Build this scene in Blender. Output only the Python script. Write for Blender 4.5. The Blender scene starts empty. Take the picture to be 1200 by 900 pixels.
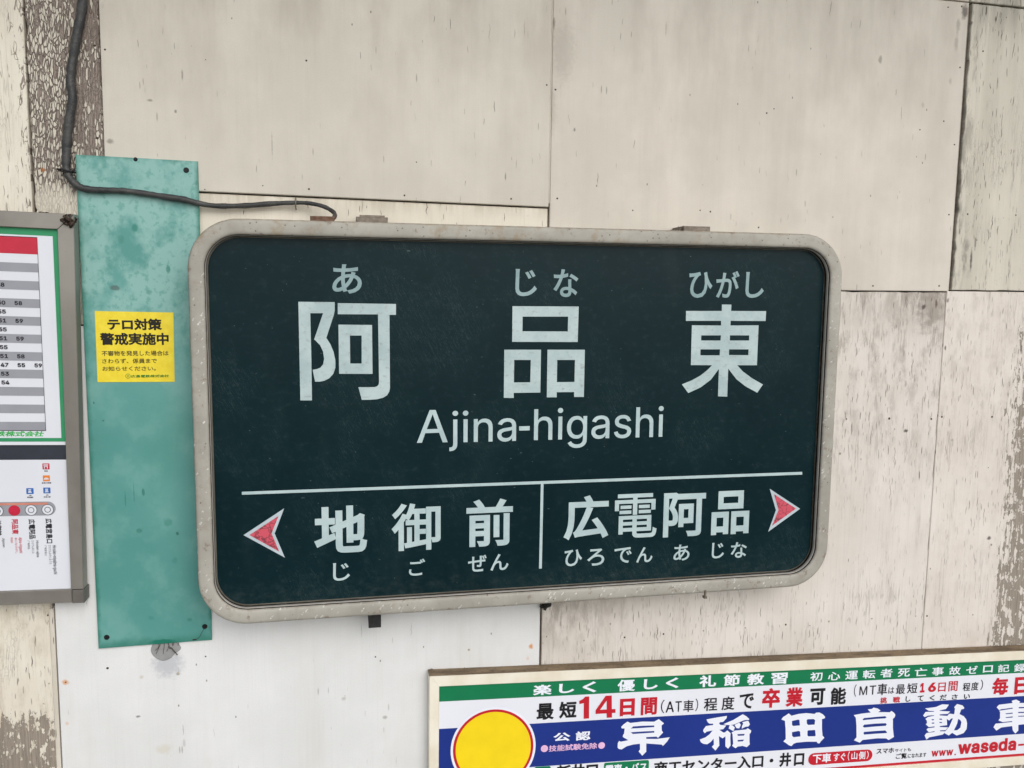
import bpy, bmesh, math, random, json
from mathutils import Vector, Matrix
from mathutils.geometry import delaunay_2d_cdt
random.seed(7)
sc = bpy.context.scene
COL = sc.collection

# ---------------------------------------------------------------- camera
F_PX = 950.0
CAM = Vector((-0.34491249, -1.51373391, 1.97635102))
RM = Matrix(((0.97981953, 0.0121196, -0.19951642),
             (-0.19964588, 0.10806542, -0.97389085),
             (0.00975766, 0.99406991, 0.10830424)))
cd = bpy.data.cameras.new('camera')
cam = bpy.data.objects.new('camera', cd)
COL.objects.link(cam)
cam.matrix_world = Matrix.Translation(CAM) @ RM.to_4x4()
cd.sensor_width = 36.0
cd.lens = F_PX / 1200 * 36
cd.clip_start = 0.02
cd.clip_end = 2000
sc.camera = cam

# ---------------------------------------------------------------- sky, sun, exposure
SUN_EL, SUN_AZ = math.radians(36), math.radians(18)   # azimuth from -Y towards +X
w = bpy.data.worlds.new("World")
sc.world = w
w.use_nodes = True
wn = w.node_tree.nodes
sky = wn.new('ShaderNodeTexSky')
sky.sky_type = 'NISHITA'
sky.sun_disc = False
sky.sun_elevation = SUN_EL
sky.sun_rotation = math.pi - SUN_AZ
sky.air_density = 1.0
sky.dust_density = 1.5
sky.ozone_density = 1.0
hs = wn.new('ShaderNodeHueSaturation')
hs.inputs['Saturation'].default_value = 0.32
w.node_tree.links.new(sky.outputs[0], hs.inputs['Color'])
w.node_tree.links.new(hs.outputs[0], wn['Background'].inputs[0])
wn['Background'].inputs[1].default_value = 0.145
sd = bpy.data.lights.new('sun', 'SUN')
sd.energy = 0.75
sd.angle = math.radians(40)
sd.color = (1.0, 0.97, 0.935)
sun = bpy.data.objects.new('sun', sd)
COL.objects.link(sun)
sdir = Vector((math.sin(SUN_AZ) * math.cos(SUN_EL), -math.cos(SUN_AZ) * math.cos(SUN_EL), math.sin(SUN_EL)))
sun.location = sdir * 20
sun.rotation_euler = sdir.to_track_quat('Z', 'Y').to_euler()
sc.view_settings.view_transform = 'Standard'
sc.view_settings.look = 'None'
sc.view_settings.gamma = 1
sc.view_settings.exposure = 0.29

# ---------------------------------------------------------------- helpers
def S(r, g, b, k=1.0):
    def f(c):
        c /= 255.0
        return (c / 12.92 if c <= 0.04045 else ((c + 0.055) / 1.055) ** 2.4) * k
    return (f(r), f(g), f(b), 1.0)

def at(px, py, Y=0.0):
    """photograph pixel -> point (x, z) on the vertical plane y = Y"""
    d = RM @ Vector(((px - 600) / F_PX, -(py - 450) / F_PX, -1.0))
    k = (Y - CAM.y) / d.y
    return (CAM.x + k * d.x, CAM.z + k * d.z)

class Frame:
    """a flat board's own axes: u along it, w up it; y is its front plane"""
    def __init__(s, O, ex=(1, 0), ez=(0, 1), y=0.0):
        s.O, s.ex, s.ez, s.y = O, ex, ez, y
        s.det = ex[0] * ez[1] - ex[1] * ez[0]
    def p3(s, u, w, d=0.0):
        return Vector((s.O[0] + u * s.ex[0] + w * s.ez[0], s.y - d, s.O[1] + u * s.ex[1] + w * s.ez[1]))
    def uw(s, px, py, d=0.0):
        x, z = at(px, py, s.y - d)
        x -= s.O[0]; z -= s.O[1]
        return ((x * s.ez[1] - z * s.ez[0]) / s.det, (z * s.ex[0] - x * s.ex[1]) / s.det)

def link(name, me, mat, parent=None, loc=None):
    o = bpy.data.objects.new(name, me)
    COL.objects.link(o)
    if mat is not None and not me.materials:
        me.materials.append(mat)
    if parent is not None:
        o.parent = parent
    if loc is not None:
        o.location = loc
    return o

def mesh(name, verts, faces, mat, parent=None, smooth=False, origin=None):
    off = Vector((0, 0, 0))
    p = parent
    while p is not None:
        off += p.location
        p = p.parent
    if origin is not None:
        off = Vector(origin)
    me = bpy.data.meshes.new(name)
    me.from_pydata([tuple(Vector(v) - off) for v in verts], [], faces)
    me.update()
    if smooth:
        for p_ in me.polygons:
            p_.use_smooth = True
    o = link(name, me, mat, parent)
    if origin is not None and parent is None:
        o.location = origin
    return o

def frombm(name, bm, mat, parent=None, smooth=False, origin=None):
    off = Vector((0, 0, 0))
    p = parent
    while p is not None:
        off += p.location
        p = p.parent
    if origin is not None:
        off = Vector(origin)
    for v in bm.verts:
        v.co -= off
    bmesh.ops.recalc_face_normals(bm, faces=bm.faces)
    me = bpy.data.meshes.new(name)
    bm.to_mesh(me)
    bm.free()
    if smooth:
        for p_ in me.polygons:
            p_.use_smooth = True
    o = link(name, me, mat, parent)
    if origin is not None and parent is None:
        o.location = origin
    return o

def thing(name, label, cat, loc=(0, 0, 0), group=None):
    o = bpy.data.objects.new(name, None)
    COL.objects.link(o)
    o.location = loc
    o.empty_display_size = 0.05
    o['label'] = label
    o['category'] = cat
    if group:
        o['group'] = group
    return o

def tag(o, label, cat, group=None):
    o['label'] = label
    o['category'] = cat
    if group:
        o['group'] = group
    return o

def prism_bm(pts, yf, yb, bev=0.0, bm=None, seg=1):
    """closed prism: pts (x,z) outline, front at yf (towards the camera), back at yb"""
    bm2 = bmesh.new()
    f = [bm2.verts.new((x, yf, z)) for x, z in pts]
    b = [bm2.verts.new((x, yb, z)) for x, z in pts]
    n = len(pts)
    ff = bm2.faces.new(f)
    bm2.faces.new(b[::-1])
    for i in range(n):
        bm2.faces.new((f[i], b[i], b[(i + 1) % n], f[(i + 1) % n]))
    bmesh.ops.recalc_face_normals(bm2, faces=bm2.faces)
    if bev > 0:
        bmesh.ops.bevel(bm2, geom=list(ff.edges), offset=bev, segments=seg, affect='EDGES', profile=0.5)
    if bm is None:
        return bm2
    me = bpy.data.meshes.new('t'); bm2.to_mesh(me); bm2.free(); bm.from_mesh(me); bpy.data.meshes.remove(me)
    return bm

def rr(x0, x1, z0, z1, r, n=10):
    pts = []
    for cx, cz, a0 in ((x1 - r, z1 - r, 0), (x0 + r, z1 - r, 90), (x0 + r, z0 + r, 180), (x1 - r, z0 + r, 270)):
        for i in range(n + 1):
            a = math.radians(a0 + 90 * i / n)
            pts.append((cx + r * math.cos(a), cz + r * math.sin(a)))
    return pts

def ring_mesh(name, rect, r, prof, mat, parent, smooth=True, n=14, closed=False):
    loops = []
    x0, x1, z0, z1 = rect
    for ins, y in prof:
        loops.append([(x, y, z) for x, z in rr(x0 + ins, x1 - ins, z0 + ins, z1 - ins, max(r - ins, 0.002), n)])
    V = [v for l in loops for v in l]
    m = len(loops[0]); Fc = []
    k = len(loops)
    for a in range(k if closed else k - 1):
        b = (a + 1) % k
        for i in range(m):
            j = (i + 1) % m
            Fc.append((a * m + i, a * m + j, b * m + j, b * m + i))
    o = mesh(name, V, Fc, mat, parent, smooth)
    return o

def tube_bm(path, rad, seg=10, bm=None, bump=0.0):
    bm = bm or bmesh.new()
    rings = []
    n = len(path)
    for i, p in enumerate(path):
        p = Vector(p)
        t = (Vector(path[min(i + 1, n - 1)]) - Vector(path[max(i - 1, 0)])).normalized()
        up = Vector((0, 1, 0))
        s = t.cross(up).normalized()
        u = s.cross(t).normalized()
        r = rad[i] if isinstance(rad, (list, tuple)) else rad
        ring = []
        for k in range(seg):
            a = 2 * math.pi * k / seg
            rr_ = r * (1 + bump * random.uniform(-1, 1))
            ring.append(bm.verts.new(p + s * rr_ * math.cos(a) + u * rr_ * math.sin(a)))
        rings.append(ring)
    for a, b in zip(rings, rings[1:]):
        for k in range(seg):
            bm.faces.new((a[k], a[(k + 1) % seg], b[(k + 1) % seg], b[k]))
    bm.faces.new(rings[0][::-1])
    bm.faces.new(rings[-1])
    return bm

def smoothpath(pts, sub=6):
    out = []
    n = len(pts)
    for i in range(n - 1):
        p0, p1, p2, p3 = (pts[max(i - 1, 0)], pts[i], pts[i + 1], pts[min(i + 2, n - 1)])
        for k in range(sub):
            t = k / sub
            out.append(tuple(0.5 * ((2 * b) + (c - a) * t + (2 * a - 5 * b + 4 * c - d) * t * t + (-a + 3 * b - 3 * c + d) * t ** 3)
                             for a, b, c, d in zip(p0, p1, p2, p3)))
    out.append(tuple(pts[-1]))
    return out

# ---------------------------------------------------------------- material kit
class M:
    def __init__(s, name, rough=0.6, spec=0.4, metal=0.0):
        s.m = bpy.data.materials.new(name)
        s.m.use_nodes = True
        s.nt = s.m.node_tree
        s.b = s.nt.nodes['Principled BSDF']
        s.b.inputs['Roughness'].default_value = rough
        s.b.inputs['Specular IOR Level'].default_value = spec
        s.b.inputs['Metallic'].default_value = metal
        tc = s.nt.nodes.new('ShaderNodeTexCoord')
        s.co = tc.outputs['Object']
        sp = s.nt.nodes.new('ShaderNodeSeparateXYZ')
        s.nt.links.new(s.co, sp.inputs[0])
        s.x, s.y, s.z = sp.outputs
        s.rough_base = rough
    def L(s, a, sock):
        if isinstance(a, (int, float)):
            sock.default_value = a
        elif isinstance(a, tuple):
            sock.default_value = a
        else:
            s.nt.links.new(a, sock)
    def math(s, op, a, b=0.0, c=0.0, clamp=False):
        n = s.nt.nodes.new('ShaderNodeMath'); n.operation = op; n.use_clamp = clamp
        s.L(a, n.inputs[0]); s.L(b, n.inputs[1])
        if op in ('MULTIPLY_ADD',):
            s.L(c, n.inputs[2])
        return n.outputs[0]
    def vec(s, sx, sz, sy=0.0, wx=None, wz=None):
        """stretched coordinate, optionally warped"""
        X = s.math('MULTIPLY', s.x, sx)
        Z = s.math('MULTIPLY', s.z, sz)
        if wx is not None: X = s.math('ADD', X, wx)
        if wz is not None: Z = s.math('ADD', Z, wz)
        n = s.nt.nodes.new('ShaderNodeCombineXYZ')
        s.L(X, n.inputs[0]); s.L(Z, n.inputs[1]); s.L(s.math('MULTIPLY', s.y, sy) if sy else 0.0, n.inputs[2])
        return n.outputs[0]
    def noise(s, v, scale=1.0, detail=4.0, rough=0.55, dist=0.0):
        n = s.nt.nodes.new('ShaderNodeTexNoise')
        s.L(v, n.inputs['Vector'])
        n.inputs['Scale'].default_value = scale; n.inputs['Detail'].default_value = detail
        n.inputs['Roughness'].default_value = rough; n.inputs['Distortion'].default_value = dist
        return n.outputs['Fac']
    def voro(s, v, scale=1.0, feature='F1', rnd=1.0):
        n = s.nt.nodes.new('ShaderNodeTexVoronoi')
        n.feature = feature
        s.L(v, n.inputs['Vector'])
        n.inputs['Scale'].default_value = scale
        n.inputs['Randomness'].default_value = rnd
        return n
    def sm(s, a, lo, hi, t0=0.0, t1=1.0):
        n = s.nt.nodes.new('ShaderNodeMapRange'); n.interpolation_type = 'SMOOTHSTEP'
        s.L(a, n.inputs[0])
        s.L(lo, n.inputs[1]); s.L(hi, n.inputs[2])
        n.inputs[3].default_value = t0; n.inputs[4].default_value = t1
        return n.outputs[0]
    def mix(s, f, a, b):
        n = s.nt.nodes.new('ShaderNodeMix'); n.data_type = 'RGBA'
        s.L(f, n.inputs[0]); s.L(a, n.inputs[6]); s.L(b, n.inputs[7])
        return n.outputs[2]
    def mul(s, *a):
        r = a[0]
        for q in a[1:]:
            r = s.math('MULTIPLY', r, q)
        return r
    def add(s, *a):
        r = a[0]
        for q in a[1:]:
            r = s.math('ADD', r, q)
        return r
    def color(s, c):
        s.L(c, s.b.inputs['Base Color'])
    def rough(s, r):
        s.L(r, s.b.inputs['Roughness'])
    def bump(s, h, strength=0.5, dist=0.001):
        n = s.nt.nodes.new('ShaderNodeBump')
        n.inputs['Strength'].default_value = strength; n.inputs['Distance'].default_value = dist
        s.L(h, n.inputs['Height'])
        s.nt.links.new(n.outputs[0], s.b.inputs['Normal'])
    def spot(s, x, z, rx, rz, soft=0.5, wob=0.35, scale=120.0):
        """0..1 mask of an irregular spot"""
        dx = s.math('DIVIDE', s.math('SUBTRACT', s.x, x), rx)
        dz = s.math('DIVIDE', s.math('SUBTRACT', s.z, z), rz)
        d = s.math('SQRT', s.add(s.mul(dx, dx), s.mul(dz, dz)))
        if wob:
            if not hasattr(s, '_wn'):
                s._wn = {}
            if scale not in s._wn:
                s._wn[scale] = s.math('SUBTRACT', s.noise(s.vec(1, 1), scale, 3), 0.5)
            d = s.add(d, s.mul(s._wn[scale], wob * 3))
        return s.sm(d, 1 - soft, 1.0, 1.0, 0.0)

def plain(name, col, rough=0.5, spec=0.4, metal=0.0, var=0.08, scale=40.0, bump=0.0):
    m = M(name, rough, spec, metal)
    n = m.noise(m.co, scale, 4)
    d = tuple(c * (1 - var) for c in col[:3]) + (1,)
    l = tuple(min(1, c * (1 + var)) for c in col[:3]) + (1,)
    m.color(m.mix(m.sm(n, 0.3, 0.7), d, l))
    if bump:
        m.bump(n, bump)
    return m.m

def paint(name, c1, c2, streak=0.25, under=S(140, 128, 116), under2=S(112, 101, 92), crack=0.5, crack_w=0.05,
          flake=0.0, flake_fn=None, crack_fn=None, cell=(230, 70), specks=0.0, spots=(), grime_fn=None, grime=S(135, 126, 114),
          lines=0.5, line_col=S(112, 100, 91), rough=0.62, seed=0.0, relief=0.8, zamp=2.4, line_amt=0.85, znoise=(70, 18)):
    """old oil paint on board: mottled colour, vertical rain streaks, alligator cracks along the grain, lost flakes"""
    m = M(name, rough, 0.35)
    so = seed * 3.7
    v1 = m.vec(1, 1, wx=so)
    mott = m.noise(v1, 5.0, 5, 0.6)
    st = m.noise(m.vec(26, 1.1, wx=so), 1.0, 4, 0.55)
    st2 = m.noise(m.vec(90, 2.6, wx=so), 1.0, 3, 0.5)
    f = m.math('ADD', m.mul(m.sm(mott, 0.35, 0.68), 1 - streak), m.mul(m.sm(st, 0.38, 0.64), streak), clamp=True)
    f = m.math('ADD', f, m.mul(m.math('SUBTRACT', st2, 0.5), streak * 0.8), clamp=True)
    col = m.mix(f, c1, c2)
    fine = m.noise(m.vec(600, 400, wx=so), 1.0, 2)
    col = m.mix(m.mul(m.sm(fine, 0.3, 0.8), 0.06), col, S(90, 84, 76))
    if grime_fn is not None:
        col = m.mix(grime_fn(m), col, grime)
    # wood underneath
    grain = m.noise(m.vec(420, 9, wx=so), 1.0, 5, 0.6)
    wood = m.mix(m.sm(grain, 0.35, 0.65), under2, under)
    # hard-edged nail-size dirt and darker grain streaks
    gr = m.noise(m.vec(240, 5, wx=so + 6), 1.0, 4, 0.65)
    col = m.mix(m.mul(m.sm(gr, 0.5, 0.72), 0.16 * min(1.0, lines + 0.25)), col, S(140, 130, 118))
    # plates
    wp = m.math('SUBTRACT', m.noise(m.vec(40, 22, wx=so), 1.0, 4), 0.5)
    vv = m.vec(cell[0], cell[1], wx=m.mul(wp, 2.2), wz=m.mul(wp, 3.5))
    ve = m.voro(vv, 1.0, 'DISTANCE_TO_EDGE').outputs['Distance']
    vc = m.voro(vv, 1.0, 'F1').outputs['Color']
    sep = m.nt.nodes.new('ShaderNodeSeparateColor'); m.nt.links.new(vc, sep.inputs[0])
    rnd = sep.outputs[0]
    cm = m.noise(m.vec(9, 5, wx=so + 3), 1.0, 4, 0.6)
    crk = m.mul(m.sm(ve, crack_w * 0.3, crack_w, 1, 0), m.sm(cm, 0.62 - 0.25 * crack, 0.75 - 0.25 * crack), crack)
    if crack_fn is not None:
        crk = m.mul(crk, crack_fn(m))
    # long hair cracks along the grain
    ln = m.noise(m.vec(150, 9.0, wx=so + 9), 1.0, 2, 0.5)
    lm = m.noise(m.vec(34, 7, wx=so + 5), 1.0, 3, 0.6)
    lin = m.mul(m.sm(m.math('ABSOLUTE', m.math('SUBTRACT', ln, 0.5)), 0.006, 0.030, 1, 0), m.sm(lm, 0.68 - 0.2 * lines, 0.80 - 0.16 * lines), min(1, lines * 1.5))
    lin = m.mul(lin, 0.45)
    wx2 = m.mul(m.math('SUBTRACT', m.noise(m.vec(30, 60, wx=so), 1.0, 3), 0.5), 1.6)
    for sx_, sz_, thr, keep, q_ in ((210, 15, 0.19, 0.62, 11.0), (140, 7.0, 0.13, 0.60, 17.0), (330, 30, 0.24, 0.45, 23.0)):
        dv = m.voro(m.vec(sx_, sz_, wx=m.add(wx2, so + q_)), 1.0, 'F1')
        s4 = m.nt.nodes.new('ShaderNodeSeparateColor'); m.nt.links.new(dv.outputs['Color'], s4.inputs[0])
        dens = m.mul(m.sm(m.noise(m.vec(22, 7, wx=so + q_), 1.0, 3, 0.6), 0.36, 0.64, 0.05, 1.3), m.sm(m.noise(m.vec(5, 3.2, wx=so), 1.0, 3, 0.6), 0.38, 0.60, 0.35, 1.35))
        on = m.math('GREATER_THAN', m.mul(dens, keep * 1.25 * min(1.0, lines)), s4.outputs[0])
        dash = m.mul(m.sm(dv.outputs['Distance'], thr * 0.6, thr, 1, 0), on, m.sm(s4.outputs[1], 0.0, 1.0, 0.5, 1.15))
        lin = m.math('MAXIMUM', lin, dash)
    if crack_fn is not None:
        lin = m.mul(lin, crack_fn(m))
    col = m.mix(m.mul(m.math('MAXIMUM', m.mul(crk, 0.8), lin), line_amt), col, line_col)
    h = m.math('SUBTRACT', 1.0, m.math('MAXIMUM', crk, lin))
    fl = None
    if flake > 0 or flake_fn is not None:
        z = m.noise(m.vec(znoise[0], znoise[1], wx=so + 1), 1.0, 5, 0.65)
        zone = flake_fn(m) if flake_fn is not None else 1.0
        lim = m.mul(m.add(m.mul(m.math('SUBTRACT', z, 0.5), zamp), 0.5 if flake_fn is not None else flake), zone)
        # edge of plate also gone: wear grows from cracks
        fl = m.sm(m.math('SUBTRACT', lim, m.add(m.mul(rnd, 0.75), m.mul(ve, 0.9))), -0.03, 0.03)
        col = m.mix(fl, col, wood)
        h = m.math('SUBTRACT', h, m.mul(fl, 0.9))
        h = m.add(h, m.mul(grain, fl, 0.25))
    if specks > 0:
        sv = m.voro(m.vec(60, 34, wx=so), 1.0, 'F1')
        s2 = m.nt.nodes.new('ShaderNodeSeparateColor'); m.nt.links.new(sv.outputs['Color'], s2.inputs[0])
        sp = m.mul(m.sm(sv.outputs['Distance'], 0.05, 0.10, 1, 0), m.math('GREATER_THAN', s2.outputs[0], 1 - specks))
        col = m.mix(m.mul(sp, 0.75), col, S(100, 88, 78))
        # short vertical nicks
        sv2 = m.voro(m.vec(120, 22, wx=so + 2), 1.0, 'F1')
        s3 = m.nt.nodes.new('ShaderNodeSeparateColor'); m.nt.links.new(sv2.outputs['Color'], s3.inputs[0])
        nk = m.mul(m.sm(sv2.outputs['Distance'], 0.08, 0.22, 1, 0), m.math('GREATER_THAN', s3.outputs[1], 1 - specks * 0.7))
        nk = m.mul(nk, m.sm(m.noise(m.vec(4, 4, wx=so), 1.0, 2), 0.42, 0.6))
        col = m.mix(m.mul(nk, 0.45), col, S(92, 84, 76))
        h = m.math('SUBTRACT', h, m.mul(nk, 0.5))
    for (x, zz, rx, rz, c, k) in spots:
        col = m.mix(m.mul(m.spot(x, zz, rx, rz, 0.7), k), col, c)
    m.color(col)
    m.rough(m.sm(mott, 0.2, 0.8, rough - 0.08, rough + 0.12))
    m.bump(m.add(h, m.mul(fine, 0.10), m.mul(mott, 0.2)), relief, 0.0012)
    return m.m

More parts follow.
